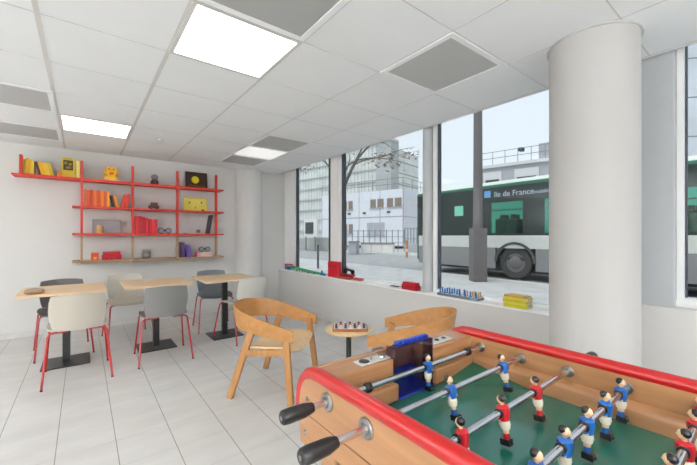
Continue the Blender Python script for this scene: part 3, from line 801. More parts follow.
# ================================================================== TABLE FOOTBALL
ft = thing('football_table', 'wooden table football game with red rounded rails and a green playfield', 'table football', (.855, .197, 0))
XN0, XN1, XF0, XF1 = .489, .522, 1.188, 1.221
YE = .756; YE2 = .852
mid = .197
def my(y): return 2*mid-y
RZ = .83; PB = .667
SEAM = mat('seam', (110, 74, 44), .6)
for (a, b, nm) in ((XN0, XN1, 0), (XF0, XF1, 1)):
    poly = [(.868, .757), (.852, PB), (.80, PB), (.775, .70), (my(.775), .70), (my(.80), PB), (my(.852), PB), (my(.868), .757)]
    top = []
    for k in range(9):
        q = k/8*PI/2; top.append((.868-.055*(1-math.cos(q))-.02*math.sin(q)*0, .80+.068*math.sin(q)))
    poly2 = [(my(y), z) for y, z in top]
    P = top[::-1]  # from top to side going down on +Y side
    full = P+[(.852, PB), (.80, PB), (.775, .70), (my(.775), .70), (my(.80), PB), (my(.852), PB)]+[(my(y), z) for y, z in top]
    o = MB().prism(full, (a, b), axis=0).build('side_panel', FWOOD, ft, world=True, smooth=20)
    # groove
    gx = a-.0006 if nm == 0 else b
    MB().box((gx, my(.866), .7555), (gx+.0006, .866, .7585)).build('panel_seam', SEAM, o, world=True, smooth=0)
    # red rail
    xc = (a+b)/2
    pts = [(xc, .872, .745), (xc, .871, .78), (xc, .866, .81), (xc, .853, .838), (xc, .833, .858), (xc, .805, .869), (xc, .77, .872), (xc, .5, .872), (xc, mid, .872)]
    pts = pts+[(p[0], my(p[1]), p[2]) for p in pts[-2::-1]]
    m = MB(); m.tube(pts, .0195, n=18)
    m.build('side_rail', RAILM, ft, world=True, smooth=60)
    # screws
    for yy, zz in ((.818, .80), (.826, .704), (my(.818), .80), (my(.826), .704)):
        s = -1 if nm == 0 else 1
        x0 = a if nm == 0 else b
        MB().lathe([(.007, 0), (.006, .004), (.002, .006)], Matrix.Translation((x0, yy, zz)) @ Matrix.Rotation(s*PI/2, 4, 'Y'), n=14).build('screw', STEEL, ft, world=True)
    # ledge along the inside
    if nm == 0: lx = (XN1, XN1+.028)
    else: lx = (XF0-.028, XF0)
    s = 1 if nm == 0 else -1
    wallx = XN1 if nm == 0 else XF0
    prof = [(wallx, .745), (wallx+s*.028, .745), (wallx+s*.028, .782), (wallx+s*.024, .79), (wallx+s*.016, .796), (wallx, .80)]
    MB().prism(prof, (my(YE), YE), axis=1).build('side_ledge', FWOOD, ft, world=True, smooth=50)
for sgn in (1, -1):
    def Yv(y): return y if sgn > 0 else my(y)
    # end board around the goal opening (X .765 .. .945)
    for x0, x1 in ((XN1, .765), (.945, XF0)):
        MB().box((x0, Yv(YE), .70), (x1, Yv(.842), .866)).build('end_board', FWOODX, ft, world=True, bevel=.004)
        MB().box((x0+.028*(x0 == XN1), Yv(.732), .745), (x1-.028*(x1 == XF0), Yv(YE), .797)).build('end_ledge', FWOODX, ft, world=True, bevel=.006)
    MB().box((XN1, Yv(.842), .68), (XF0, Yv(.858), .866)).build('end_panel', FWOODX, ft, world=True, bevel=.003)
    # goal
    m = MB(); m.box((.765, Yv(.735), .70), (.945, Yv(.842), .742)); m.box((.766, Yv(.836), .742), (.944, Yv(.841), .79))
    m.build('goal_floor', mat('goal_blue', (36, 70, 200), .4) if sgn > 0 else MATS['goal_blue'], ft, world=True)
    m = MB()
    m.box((.765, Yv(.748), .74), (.768, Yv(.79), .90)); m.box((.942, Yv(.748), .74), (.945, Yv(.79), .90))
    m.box((.768, Yv(.748), .74+.0), (.942, Yv(.751), .90)); m.box((.765, Yv(.751), .897), (.945, Yv(.778), .90))
    m.build('goal_window', SMOKE, ft, world=True, smooth=0)
    sc = MB(); sc.box((.775, Yv(.752), .900), (.935, Yv(.775), .904)); so = sc.build('score_rack', DBLUE, ft, world=True)
    for k in range(10):
        x = .787+.0151*k
        MB().lathe([(.0062, -.009), (.0062, .009)], Matrix.Translation((x, Yv(.763), .9095)) @ Matrix.Rotation(PI/2, 4, 'X'), n=12).build('score_bead', BLUE, so, world=True)
    # metal plates
    pl = MB(); pl.box((.645, Yv(.768), .866), (.764, Yv(.81), .870)); plo = pl.build('metal_plate', PLATE, ft, world=True, bevel=.0015)
    MB().tube([(.70, Yv(.79), .87), (.70, Yv(.79), .89), (.704, Yv(.79), .897), (.725, Yv(.79), .899), (.75, Yv(.79), .897)], .004, n=10).build('hook', STEEL, plo, world=True)
    MB().lathe([(.013, 0), (.011, .006), (.004, .009)], Matrix.Translation((.742, Yv(.788), .87)), n=16).build('lock', STEEL, plo, world=True)
    MB().lathe([(.017, 0), (.015, .002), (.005, .003)], Matrix.Translation((.672, Yv(.79), .87)), n=16).build('bolt', BLACK, plo, world=True)
    plo2 = MB().box((.946, Yv(.768), .866), (1.09, Yv(.81), .870)).build('metal_plate', PLATE, ft, world=True, bevel=.0015)
    for q in (.98, 1.02, 1.06):
        MB().lathe([(.009, 0), (.008, .003), (.003, .005)], Matrix.Translation((q, Yv(.79), .87)), n=14).build('bolt', BLACK, plo2, world=True)
    # corner ramps
    for xw, s in ((XN1+.028, 1), (XF0-.028, -1)):
        a = Vector((xw, Yv(.732), .775)); b = Vector((xw+s*.17, Yv(.732), .7455)); c = Vector((xw, Yv(.732-.2), .7455))
        d = Vector((xw, Yv(.732), .745))
        m = MB(); m.add([a, b, c, d], [(0, 1, 2), (0, 2, 3), (0, 3, 1), (1, 3, 2)]); m.build('corner_ramp', FRAMP, ft, world=True, smooth=0)
    # legs
    for x0 in (.53, 1.115):
        MB().bar((x0+.03, Yv(.77), 0), (x0+.03, Yv(.77), .70), .07, .07, up=(0, 1, 0)).build('leg', FWOOD, ft, world=True, bevel=.006)
MB().box((XN1, my(.735), .735), (XF0, .735, .745)).build('playfield', FIELD, ft, world=True, smooth=0)
lines = MB()
MB().box((XN1, my(.70), .62), (XF0, .70, .734)).build('lower_body', DBLUE, ft, world=True, bevel=.004)
# rods
def player_mesh(jer, name):
    m = MB()   # materials: 0 jersey 1 skin 2 shorts 3 hair 4 black shoe ; faces local -y
    m.tube([(0, 0, -.022), (0, 0, -.012), (0, 0, .0), (0, 0, .010), (0, .0, .015)], [.0115, .0135, .0155, .0145, .007], n=14, mi=0)
    for s in (-1, 1):
        m.tube([(s*.012, 0, .009), (s*.0175, -.001, -.001), (s*.0165, -.003, -.013)], [.006, .0068, .0055], n=10, mi=0)
        m.ball((s*.0145, -.004, -.0155), .0042, n=8, m=6, mi=1)
    m.tube([(0, 0, .013), (0, 0, .019)], .0045, n=10, mi=1)
    m.ball((0, -.0012, .0265), (.0088, .0098, .0105), mi=1)
    m.ball((0, .0022, .0295), (.0096, .0098, .0094), mi=3)
    m.ball((0, -.0105, .0255), (.0016, .002, .0022), n=8, m=6, mi=1)
    m.tube([(0, 0, -.02), (0, 0, -.03), (0, 0, -.040)], [.0118, .013, .0105], n=14, mi=2)
    m.tube([(0, 0, -.038), (0, 0, -.050)], [.0080, .0072], n=12, mi=1)
    m.tube([(0, 0, -.049), (0, 0, -.064)], [.0078, .0074], n=12, mi=0)
    m.box((-.0085, -.014, -.0765), (.0085, .009, -.062), mi=3)
    m.ball((0, -.006, -.069), (.0095, .0125, .0075), mi=3)
    return m
pm = {}
for key, jer in (('blue', JB), ('red', JR)):
    o = player_mesh(jer, key).build('player', [jer, SKIN, CREAM, HAIR], None, smooth=50)
    pm[key] = o.data; bpy.data.objects.remove(o)
rods = [(.7165, 'blue', [.879], 3, -.0), (.5665, 'blue', [.791, 1.068], 12, -.036), (.422, 'red', [.628, .796, .971], 9, 0), (.278, 'blue', [.642, .766, .890, 1.014, 1.140], 0, 0),
        (.127, 'red', [.691, .815, .940, 1.065, 1.165], 4, 0), (-.028, 'blue', [.68, .855, 1.03], 5, 0), (-.1725, 'red', [.716, .994], 5, 0), (-.3225, 'red', [.855], 0, 0)]
FLG = MB().lathe([(.0235, 0), (.0235, .003), (.021, .006), (.013, .007), (.012, .012), (.0085, .012)], n=24).build('flange', STEEL)
FLM = FLG.data; bpy.data.objects.remove(FLG)
def raw(name, me, parent, loc, rot=(0, 0, 0)):
    o = bpy.data.objects.new(name, me); COL.objects.link(o); o.parent = parent; o.location = loc; o.rotation_euler = rot; return o
for yr, team, xs, tilt, sh in rods:
    blue = team == 'blue'
    xa, xb = (.40+sh, XF0+.004) if blue else (XN1-.004, 1.34)
    r = MB().tube([(xa-.855, 0, 0), (xb-.855, 0, 0)], .008, n=16).build('rod', CHROME, ft, loc=(0, yr-mid, RZ), smooth=50)
    if blue: hx, s = .36+sh, 1
    else: hx, s = 1.41, -1
    hp = [(hx, .013), (hx+s*.004, .0165), (hx+s*.02, .0175), (hx+s*.06, .0165), (hx+s*.078, .013), (hx+s*.084, .0115)]
    m = MB(); m.tube([(x-.855, 0, 0) for x, _ in hp], [q for _, q in hp], n=20)
    m.build('handle', BLKPL, r, smooth=50)
    MB().tube([(hx-s*.0008-.855, 0, 0), (hx+s*.004-.855, 0, 0)], .005, n=12).build('handle_plug', STEEL, r)
    for x in xs:
        a = math.radians(-tilt) if blue else math.radians(-tilt)
        raw('player', pm[team], r, (x-.855, 0, 0), (a if blue else math.radians(tilt), 0, 0 if blue else PI))
        m = MB(); m.tube([(x-.855-.0215, 0, 0), (x-.855-.0155, 0, 0)], .0105, n=14); m.build('collar', BLKPL, r)
    if team == 'blue' and len(xs) == 1 or yr < -.3:
        for bxx in ((.623, 1.1) if yr > 0 else (.62, 1.09)):
            MB().tube([(bxx-.855-.010, 0, 0), (bxx-.855-.007, 0, 0), (bxx-.855+.007, 0, 0), (bxx-.855+.010, 0, 0)], [.011, .0135, .0135, .011], n=16).build('bumper', BLKPL, r)
    if blue: raw('flange', FLM, ft, (XN0-.855, yr-mid, RZ), (0, -PI/2, 0))
    q_ = raw('flange', FLM, ft, (XN1-.855, yr-mid, RZ), (0, PI/2, 0)); q_.scale = (.72, .72, 1)
    q_ = raw('flange', FLM, ft, (XF0-.855, yr-mid, RZ), (0, -PI/2, 0)); q_.scale = (.72, .72, 1)
    if not blue: raw('flange', FLM, ft, (XF1-.855, yr-mid, RZ), (0, PI/2, 0))

# ================================================================== OUTSIDE
ASPH = mat('asphalt', (160, 160, 160), .9, var=.12, scale=3, bump=.2)
PAVE = mat('pavement', (188, 187, 185), .9, var=.1, scale=2, bump=.1)
KERB = mat('kerb_stone', (204, 203, 200), .8)
structure(B((3.12, -70, -.5), (160, 160, OUT-.04)).build('ground', ASPH))
structure(B((3.12, -40, OUT-.04), (10.1, 60, OUT)).build('pavement', PAVE))
structure(B((9.95, -40, OUT-.04), (10.12, 60, OUT+.01)).build('kerb_strip', KERB))
structure(B((17.5, -40, OUT-.04), (60, 90, OUT+.08)).build('far_pavement', PAVE))
structure(B((17.3, -40, OUT-.04), (17.55, 90, OUT+.1)).build('far_kerb_strip', KERB))

# street lamp
lx, ly = 9.15, 5.61
t = thing('street_lamp', 'grey metal street lamp post with a square base on the pavement', 'street lamp', (lx, ly, OUT))
LG = mat('lamp_grey', (104, 99, 98), .6, var=.08)
ry = -YAW
MB().box((-.2, -.2, 0), (.2, .2, 1.55)).build('base_box', LG, t, rot=(0, 0, ry), bevel=.02)
MB().lathe([(.145, 1.55), (.135, 1.8), (.125, 4), (.1, 9)], n=20).build('pole', LG, t)
MB().tube([(0, 0, 8.95), (-.4, 0, 9.3), (-1.3, 0, 9.4)], .05, n=10).build('arm', LG, t)
MB().box((-1.9, -.15, 9.32), (-1.2, .15, 9.44)).build('lamp_head', LG, t, bevel=.03)

# bus
BX = 10.5; BY0, BY1 = -3.0, 9.05; BW = 2.5
bus = thing('city_bus', 'long green and white city bus parked along the pavement outside', 'bus', (BX+BW/2, 3.0, OUT))
BGRN = mat('bus_green', (38, 104, 84), .35, coat=.3); BDK = mat('bus_dark_panel', (34, 48, 45), .4, spec=.3)
BWH = mat('bus_silver', (196, 198, 192), .35, coat=.2); BGY = mat('bus_grey_skirt', (128, 128, 128), .45)
BROOF = mat('bus_roof', (212, 220, 206), .4)
BGL = glass('bus_glass', (150, 222, 202), .05)
BINT = mat('bus_interior', (70, 78, 76), .7)
wins = [(4.95, 5.98), (3.55, 4.35), (2.0, 3.2), (.6, 1.8), (-.9, .3), (-2.6, -1.2)]
def side(x0, x1, openings, mi_h=2.32):
    m = MB(); ys = [BY0]
    for a, b in sorted(openings): ys += [a, b]
    ys.append(BY1)
    for a, b in zip(ys[0::2], ys[1::2]): m.box((x0, a, 1.34), (x1, b, 2.86))
    for a, b in openings: m.box((x0, a, mi_h), (x1, b, 2.86))
    return m
side(BX, BX+.05, wins).build('side_wall', BDK, bus, world=True, smooth=0)
side(BX+BW-.05, BX+BW, [(6.0, 8.6), (4.0, 5.95), (2.0, 3.95), (.1, 1.95), (-2.6, 0)], 2.6).build('side_wall', BDK, bus, world=True, smooth=0)
for a, b in wins: MB().box((BX+.01, a, 1.34), (BX+.02, b, 2.32)).build('window', BGL, bus, world=True, smooth=0)
for a, b in wins: MB().box((BX+.0, a, 2.05), (BX+.03, b, 2.08)).build('window_bar', BDK, bus, world=True, smooth=0)
mw = MB(); mw.box((BX-.012, BY0, .86), (BX+.05, BY1-.05, 1.26)); mw.box((BX+BW-.05, BY0, .3), (BX+BW, BY1, 1.34)); mw.build('white_band', BWH, bus, world=True, bevel=.01)
MB().box((BX-.002, BY0, 1.26), (BX+.05, BY1, 1.34)).build('dark_band', BDK, bus, world=True)
# skirt with a wheel arch
WY, WZ, WR = 5.2, .42, .5
poly = [(BY1-.05, .2), (BY1-.05, .87)]+[(BY0, .87), (BY0, .2)]
arch = [(WY+.62*math.cos(a), WZ+.62*math.sin(a)) for a in [PI*k/20 for k in range(21)]]
arch = [p for p in arch if p[1] < .87]
sk = MB(); sk.box((BX, BY0, .2), (BX+.05, WY-.62, .87)); sk.box((BX, WY+.62, .2), (BX+.05, BY1-.05, .87))
sk.build('skirt', BGY, bus, world=True, smooth=0)
m = MB()
for k in range(20):
    a0, a1 = PI*k/20, PI*(k+1)/20
    vs = []
    for a, rr_ in ((a0, .56), (a1, .56), (a1, .64), (a0, .64)):
        vs.append((WY+rr_*math.cos(a), WZ+rr_*math.sin(a)))
    m.prism(vs, (BX-.03, BX+.06), axis=0)
m.build('wheel_arch', mat('bus_arch', (70, 70, 70), .6), bus, world=True)
m = MB(); m.box((BX+.3, BY0+.1, .1), (BX+BW-.3, BY1-.2, .5)); m.box((BX+.05, BY0, .5), (BX+.5, BY1-.1, .55)); m.build('underbody', BLACK, bus, world=True)
MB().box((BX+.42, WY-.7, .2), (BX+.45, WY+.7, 1.1)).build('arch_back', BLACK, bus, world=True)
for yy in (WY, -1.2):
    wh = MB().lathe([(.3, -.14), (.47, -.14), (.5, -.1), (.5, .1), (.47, .13), (.32, .13), (.30, .10)], Matrix.Translation((BX+.16, yy, WZ)) @ Matrix.Rotation(-PI/2, 4, 'Y'), n=40).build('wheel', mat('tyre', (62, 62, 62), .8), bus, world=True, smooth=40)
    MB().lathe([(.31, .09), (.29, .105), (.2, .10), (.17, .13), (.09, .15), (.02, .15)], Matrix.Translation((BX+.16, yy, WZ)) @ Matrix.Rotation(-PI/2, 4, 'Y'), n=32).build('hub', mat('hub_grey', (104, 102, 100), .5), wh, world=True, smooth=40)
m = MB()
prof = [(BX, 2.84), (BX+.04, 2.94), (BX+.2, 3.03), (BX+BW-.2, 3.03), (BX+BW-.04, 2.94), (BX+BW, 2.84)]
m.prism(prof, (BY0, BY1), axis=1); m.build('roof', BROOF, bus, world=True, smooth=0)
MB().box((BX-.006, BY0, 2.80), (BX+.06, BY1, 2.90)).build('roof_edge', BGRN, bus, world=True, bevel=.02)
MB().box((BX+.02, BY1-.06, .3), (BX+BW-.02, BY1+.1, 2.9)).build('rear_wall', BGRN, bus, world=True, bevel=.12, seg=5)
MB().box((BX+.02, BY0-.06, .3), (BX+BW-.02, BY0, 2.9)).build('front_wall', BGRN, bus, world=True, bevel=.03)
MB().box((BX+.05, BY0, .55), (BX+BW-.05, BY1-.1, .6)).build('floor_deck', BINT, bus, world=True)
for i, yy in enumerate((5.85, 5.5, 4.95, 4.2, 3.75, 2.6, 1.4, -.2)):
    m = MB(); m.box((BX+.25, yy-.17, .9), (BX+.95, yy+.12, 1.8)); m.box((BX+.42, yy-.1, 1.8), (BX+.78, yy+.06, 1.95)); m.box((BX+.25, yy-.4, .9), (BX+.95, yy, 1.05))
    m.build('bus_seat', BINT, bus, world=True, bevel=.04)
MB().box((BX-.005, 7.0, 1.95), (BX+.0, 7.35, 2.3)).build('green_screen', mat('green_display', (120, 200, 170), .3), bus, world=True)
MB().box((BX-.004, 3.3, 1.4), (BX+.0, 3.42, 2.3)).build('door_seal', BLACK, bus, world=True)
MB().lathe([(.05, 0), (.05, .01)], Matrix.Translation((BX, 6.55, .62)) @ Matrix.Rotation(-PI/2, 4, 'Y'), n=12).build('marker_light', mat('amber', (220, 130, 60), .4), bus, world=True)
# lettering
def text(s, size, loc, rot, m, parent, name='lettering', wx=1.0):
    cu = bpy.data.curves.new(name, 'FONT'); cu.body = s; cu.size = size; cu.extrude = .002
    tmp = bpy.data.objects.new(name, cu); COL.objects.link(tmp)
    dg = bpy.context.evaluated_depsgraph_get(); me = bpy.data.meshes.new_from_object(tmp.evaluated_get(dg))
    bpy.data.objects.remove(tmp); me.materials.clear(); me.materials.append(m)
    o = bpy.data.objects.new(name, me); COL.objects.link(o); o.parent = parent
    off = Vector((0, 0, 0)); p = parent
    while p: off += p.location; p = p.parent
    o.location = Vector(loc)-off; o.rotation_euler = rot; o.scale = (wx, 1, 1)
    return o
LW = mat('letter_white', (176, 192, 204), .5); LB = mat('letter_blue', (96, 160, 214), .5)
text('île de France', .245, (BX-.008, 5.86, 2.50), (PI/2, 0, -PI/2), LW, bus, wx=.98)
text('mobilités', .15, (BX-.008, 4.62, 2.50), (PI/2, 0, -PI/2), LW, bus)
MB().box((BX-.008, 5.98, 2.5), (BX-.004, 6.2, 2.72)).build('logo_square', LB, bus, world=True)

# grey building behind the bus
def V3(p, z): return (p.x, p.y, z)
def block(name, p0, p1, depth, z0, z1, m, parent, **k):
    """wall block whose front runs p0 -> p1, going back by depth away from the viewer"""
    d = (p1-p0).normalized(); n = Vector((-d.y, d.x))
    if n.dot(p0) < 0: n = -n
    q = [p0, p1, p1+n*depth, p0+n*depth]
    return MB().prism([(a.x, a.y) for a in q], (z0, z1), axis=2).build(name, m, parent, world=True, smooth=0, **k)
CONC = mat('concrete_grey', (170, 172, 176), .8, var=.05); CONL = mat('concrete_light', (208, 208, 208), .8, var=.04)
SHUT = mat('shutter_brown', (140, 128, 116), .7); MET = mat('galvanised', (130, 134, 138), .5, metal=.3)
DARKW = mat('dark_window', (66, 72, 78), .3)
d = 30.0
p0, p1 = at(481, 31), at(560, 27)
bd = thing('apartment_block', 'low grey building with rooftop railing behind the bus', 'building', (p0.x, p0.y, OUT))
def zy(py, dd): return CZ-(py-CY)/F*dd
block('wall', p0, p1, 8, OUT, 7.45, CONC, bd)
block('cornice', p0+(p1-p0)*.0-Vector((.2, .1)), p1-Vector((.2, .1)), 8, 7.25, 7.5, CONL, bd)
dv = (p1-p0).normalized(); nv = Vector((-dv.y, dv.x)); nv = nv if nv.dot(p0) > 0 else -nv
L_ = (p1-p0).length
for a, b in ((.04, .29), (.46, .76)):
    q0 = p0+(p1-p0)*a-nv*.08; q1 = p0+(p1-p0)*b-nv*.08
    w_ = block('window', q0, q1, .1, 4.6, 6.9, CONL, bd)
    block('shade', q0-nv*.05+dv*.2, q1-nv*.05-dv*.2, .06, 5.9, 6.2, DARKW, w_)
m = MB()
for k in range(7):
    q = p0+(p1-p0)*(k/6)
    m.tube([V3(q, 7.45), V3(q, 8.65)], .025, n=6)
for z in (8.1, 8.65): m.tube([V3(p0, z), V3(p1, z)], .025, n=6)
m.build('railing', MET, bd, world=True)
q0 = p0+(p1-p0)*.74; q1 = p0+(p1-p0)*1.0
block('roof_hut', q0+nv*.5, q1+nv*.5, 3, 7.4, 8.9, CONC, bd)
MB().box((0, 0, 0), (.5, .3, .3)).build('roof_lamp', DARKW, bd, loc=(V3(p0+(p1-p0)*.55, 8.5+.08)[0]-p0.x, V3(p0+(p1-p0)*.55, 0)[1]-p0.y, 8.5))

# white site cabins
p0, p1 = at(322, 39.5), at(403, 33.3)
dv = (p1-p0).normalized(); nv = Vector((-dv.y, dv.x)); nv = nv if nv.dot(p0) > 0 else -nv
CAB = mat('cabin_white', (222, 226, 232), .6, var=.02); CABL = mat('cabin_line', (176, 180, 186), .6)
cab = thing('site_cabins', 'stacked white two-storey site cabins across the street', 'building', (p0.x, p0.y, OUT))
block('lower_storey', p0, p1, 6, .3, 3.1, CAB, cab)
block('upper_storey', p0, p1, 6, 3.2, 5.85, CAB, cab)
block('storey_gap', p0+nv*.05, p1+nv*.05-dv*.02, 5.9, 3.1, 3.2, CABL, cab)
Lc = (p1-p0).length; nb = 4
for k in range(nb+1):
    q = p0+dv*(Lc*k/nb)
    block('corner_post', q-dv*.04-nv*.02, q+dv*.04-nv*.02, .1, .3, 5.85, CABL, cab)
for k, (a, b, z0, z1, mm) in enumerate([(.64, .79, 4.15, 5.0, 'sh'), (.83, .985, 4.15, 5.0, 'sh'), (.30, .42, 4.1, 5.0, 'sh'), (.31, .42, 1.5, 2.5, 'sh'), (.60, .80, 1.3, 2.6, 'w')]):
    w_ = block('window', p0+dv*Lc*a-nv*.05, p0+dv*Lc*b-nv*.05, .06, z0, z1, SHUT if mm == 'sh' else CABL, cab)
    block('sill', p0+dv*Lc*(a-.01)-nv*.1, p0+dv*Lc*(b+.01)-nv*.1, .06, z0-.12, z0-.04, CABL, w_)
    if mm == 'sh': block('mullion', p0+dv*Lc*((a+b)/2-.008)-nv*.07, p0+dv*Lc*((a+b)/2+.008)-nv*.07, .06, z0, z1, CAB, w_)
for a in (.36, .55, .83):
    block('vent_box', p0+dv*Lc*a-nv*.08, p0+dv*(Lc*a+.35)-nv*.08, .1, 3.55, 3.72, DARKW, cab)
pS = p1+nv*6
m = MB()
for s, e in ((p0, p1), (p1, pS)):
    LL = (e-s).length; kk = int(LL/1.6)
    for k in range(kk+1): q = s+(e-s)*(k/kk); m.tube([V3(q, 5.85), V3(q, 6.95)], .03, n=6)
    for z in (6.4, 6.95): m.tube([V3(s, z), V3(e, z)], .03, n=6)
m.build('roof_railing', MET, cab, world=True)

# glass office block
GLF = None
def facade(name, c_glass, c_line, sx, sz, wx, wz):
    m, t, b = nt(name); b.inputs['Roughness'].default_value = .35
    tc = t.nodes.new('ShaderNodeTexCoord'); sp = t.nodes.new('ShaderNodeSeparateXYZ'); t.links.new(tc.outputs['Object'], sp.inputs[0])
    def line(sock, per, w):
        p = t.nodes.new('ShaderNodeMath'); p.operation = 'PINGPONG'; p.inputs[1].default_value = per/2; t.links.new(sock, p.inputs[0])
        l = t.nodes.new('ShaderNodeMath'); l.operation = 'LESS_THAN'; l.inputs[1].default_value = w; t.links.new(p.outputs[0], l.inputs[0]); return l.outputs[0]
    a = line(sp.outputs[0], sx, wx); c = line(sp.outputs[2], sz, wz)
    mx = t.nodes.new('ShaderNodeMath'); mx.operation = 'MAXIMUM'; t.links.new(a, mx.inputs[0]); t.links.new(c, mx.inputs[1])
    n = t.nodes.new('ShaderNodeTexNoise'); n.inputs['Scale'].default_value = .5; t.links.new(tc.outputs['Object'], n.inputs['Vector'])
    r = t.nodes.new('ShaderNodeValToRGB'); L = lin(c_glass); r.color_ramp.elements[0].position = .35; r.color_ramp.elements[1].position = .65
    r.color_ramp.elements[0].color = (*[v*.82 for v in L[:3]], 1); r.color_ramp.elements[1].color = L
    t.links.new(n.outputs['Fac'], r.inputs[0])
    mc = t.nodes.new('ShaderNodeMixRGB'); mc.inputs[2].default_value = lin(c_line); t.links.new(mx.outputs[0], mc.inputs[0]); t.links.new(r.outputs[0], mc.inputs[1])
    t.links.new(mc.outputs[0], b.inputs['Base Color']); return m
GF = facade('office_glass', (222, 224, 218), (140, 148, 152), .9, 2.4, .05, .14)
p0, p1 = at(255, 92), at(381, 66)
dv = (p1-p0).normalized(); nv = Vector((-dv.y, dv.x)); nv = nv if nv.dot(p0) > 0 else -nv
ang_ = math.atan2(dv.y, dv.x)
of = thing('office_building', 'tall pale glass office building with a grid front far across the street', 'building', (p0.x, p0.y, OUT))
Lf = (p1-p0).length
MB().box((0, 0, 0), (Lf, 15, 19.2)).build('glass_front', GF, of, rot=(0, 0, ang_), smooth=0)
m = MB()
for k in range(8): m.box((-.1, -.35, 2.4*(k+1)-.15), (Lf, 0, 2.4*(k+1)+.05))
m.build('floor_bands', mat('band_grey', (186, 190, 192), .6), of, rot=(0, 0, ang_), smooth=0)
p2, p3 = at(376, 60), at(391, 58)
tw = thing('office_building', 'plain grey concrete tower rising behind the white site cabins', 'building', (p2.x, p2.y, OUT))
block('wall', p2, p3, 2.5, OUT, 17.5, mat('tower_grey', (176, 178, 178), .8, var=.04), tw)
block('parapet', p2-Vector((.2, .2)), p3-Vector((.2, .2)), 2.5, 17.5, 17.9, CONL, tw)

# low wall, fence, panels
def fence(name, label, cat, p0, p1, z0, z1, posts, rails, m, top=None):
    t = thing(name, label, cat, (p0.x, p0.y, OUT))
    for k in range(posts):
        q = p0+(p1-p0)*(k/(posts-1)); MB().tube([V3(q, z0), V3(q, z1)], .035, n=8).build('post', m, t, world=True)
    mm = MB()
    for k in range(rails):
        z = z0+(z1-z0)*(.15+.8*k/(rails-1)); mm.tube([V3(p0, z), V3(p1, z)], .02, n=6)
    mm.build('rails', m, t, world=True)
p0, p1 = at(361, 26), at(393, 25)
dv = (p1-p0).normalized(); nv = Vector((-dv.y, dv.x)); nv = nv if nv.dot(p0) > 0 else -nv
WPAN = mat('white_panel', (226, 224, 220), .6); CAP = mat('rusty_cap', (150, 138, 126), .7)
for k in range(3):
    a = p0+(p1-p0)*(k/3); b = p0+(p1-p0)*((k+1)/3-.01)
    t = thing('barrier_block', ['white concrete barrier block next to the grey pillar across the street', 'middle white concrete barrier block across the street', 'right white concrete barrier block nearest the striped bollard'][k], 'barrier', ((a+b)/2).to_3d()+Vector((0, 0, OUT)), 0, 'white concrete barrier blocks')
    block('block_body', a, b, .5, OUT, .62, WPAN, t); block('cap', a-nv*.03, b-nv*.03, .56, .62, .74, CAP, t)
a, b = at(348.5, 25.2), at(356, 25.0)
t = thing('concrete_pillar', 'squat grey concrete pillar left of the white barrier blocks', 'pillar', (a.x, a.y, OUT)); block('pillar_body', a, b, .8, OUT, .78, CONC, t)
block('cap', a-Vector((.05, .05)), b-Vector((.05, .05)), .9, .78, .86, CAP, t)
fence('mesh_fence', 'thin grey metal fence behind the white barrier blocks', 'fence', at(330, 29), at(404, 28), OUT, 1.75, 14, 4, MET)
fence('mesh_fence', 'thin grey metal fence at the corner of the site cabins', 'fence', at(405, 27), at(420, 26), OUT, 1.9, 6, 3, MET)
a, b = at(404, 26), at(420, 25); t = thing('concrete_pillar', 'dark grey wall piece behind the striped bollard', 'wall', (a.x, a.y, OUT)); block('pillar_body', a, b, .6, OUT, .65, CONC, t)
q = at(406.8, 19.5); t = thing('bollard', 'orange and white striped bollard at the far kerb', 'bollard', (q.x, q.y, OUT+.08))
MB().lathe([(.07, 0), (.07, .95), (.05, 1.0)], n=14).build('post', mat('bollard_wood', (188, 128, 88), .6), t)
MB().lathe([(.073, .35), (.073, .5)], n=14).build('stripe', WPAN, t)
# grey hoarding in the first window
a, b = at(292, 34), at(345, 29); HO = mat('hoarding', (168, 168, 164), .8, var=.12, scale=1.2)
t = thing('site_hoarding', 'long grey site hoarding seen through the first window', 'fence', (a.x, a.y, OUT)); block('boards', a, b, .15, OUT, 1.05, HO, t)
block('top_rail', a, b, .25, 1.05, 1.15, CONL, t)
a, b = at(304, 31), at(317, 30)
t = thing('billboard', 'white framed board with a dark picture beyond the first window', 'sign', (a.x, a.y, OUT))
block('board', a, b, .2, 1.15, 2.75, WPAN, t); dd = (b-a)
block('dark_picture', a+dd*.12-Vector((.06, .05)), b-dd*.3-Vector((.06, .05)), .2, 1.45, 2.45, mat('dark_print', (70, 74, 70), .6), t)
for f_ in (.15, .85): q = a+dd*f_; MB().tube([V3(q, OUT), V3(q, 1.2)], .06, n=8).build('support', MET, t, world=True)
q = at(318, 14); t = thing('sign_post', 'thin dark grey post on the pavement beyond the first window', 'post', (q.x, q.y, OUT)); MB().lathe([(.045, 0), (.045, .95), (.03, .98)], n=12).build('post', DARKW, t)

# building to the right
p0, p1 = at(640, 26), at(820, 24)
t = thing('apartment_block', 'pale tall building with balcony rails beyond the right-hand window', 'building', (p0.x, p0.y, OUT))
PALE = facade('pale_front', (214, 220, 226), (120, 128, 138), 2.2, 2.9, .04, .05)
dv = (p1-p0).normalized()
MB().box((0, 0, 0), ((p1-p0).length, 8, 21)).build('wall', PALE, t, rot=(0, 0, math.atan2(dv.y, dv.x)), smooth=0)
n_ = 0
for fl in range(6):
    for c in range(5):
        x = 1.2+c*3.4; z = 2.6+fl*2.9
        MB().box((x, -.05, z), (x+1.2, .02, z+1.7)).build('window', DARKW, t, rot=(0, 0, math.atan2(dv.y, dv.x)), smooth=0)

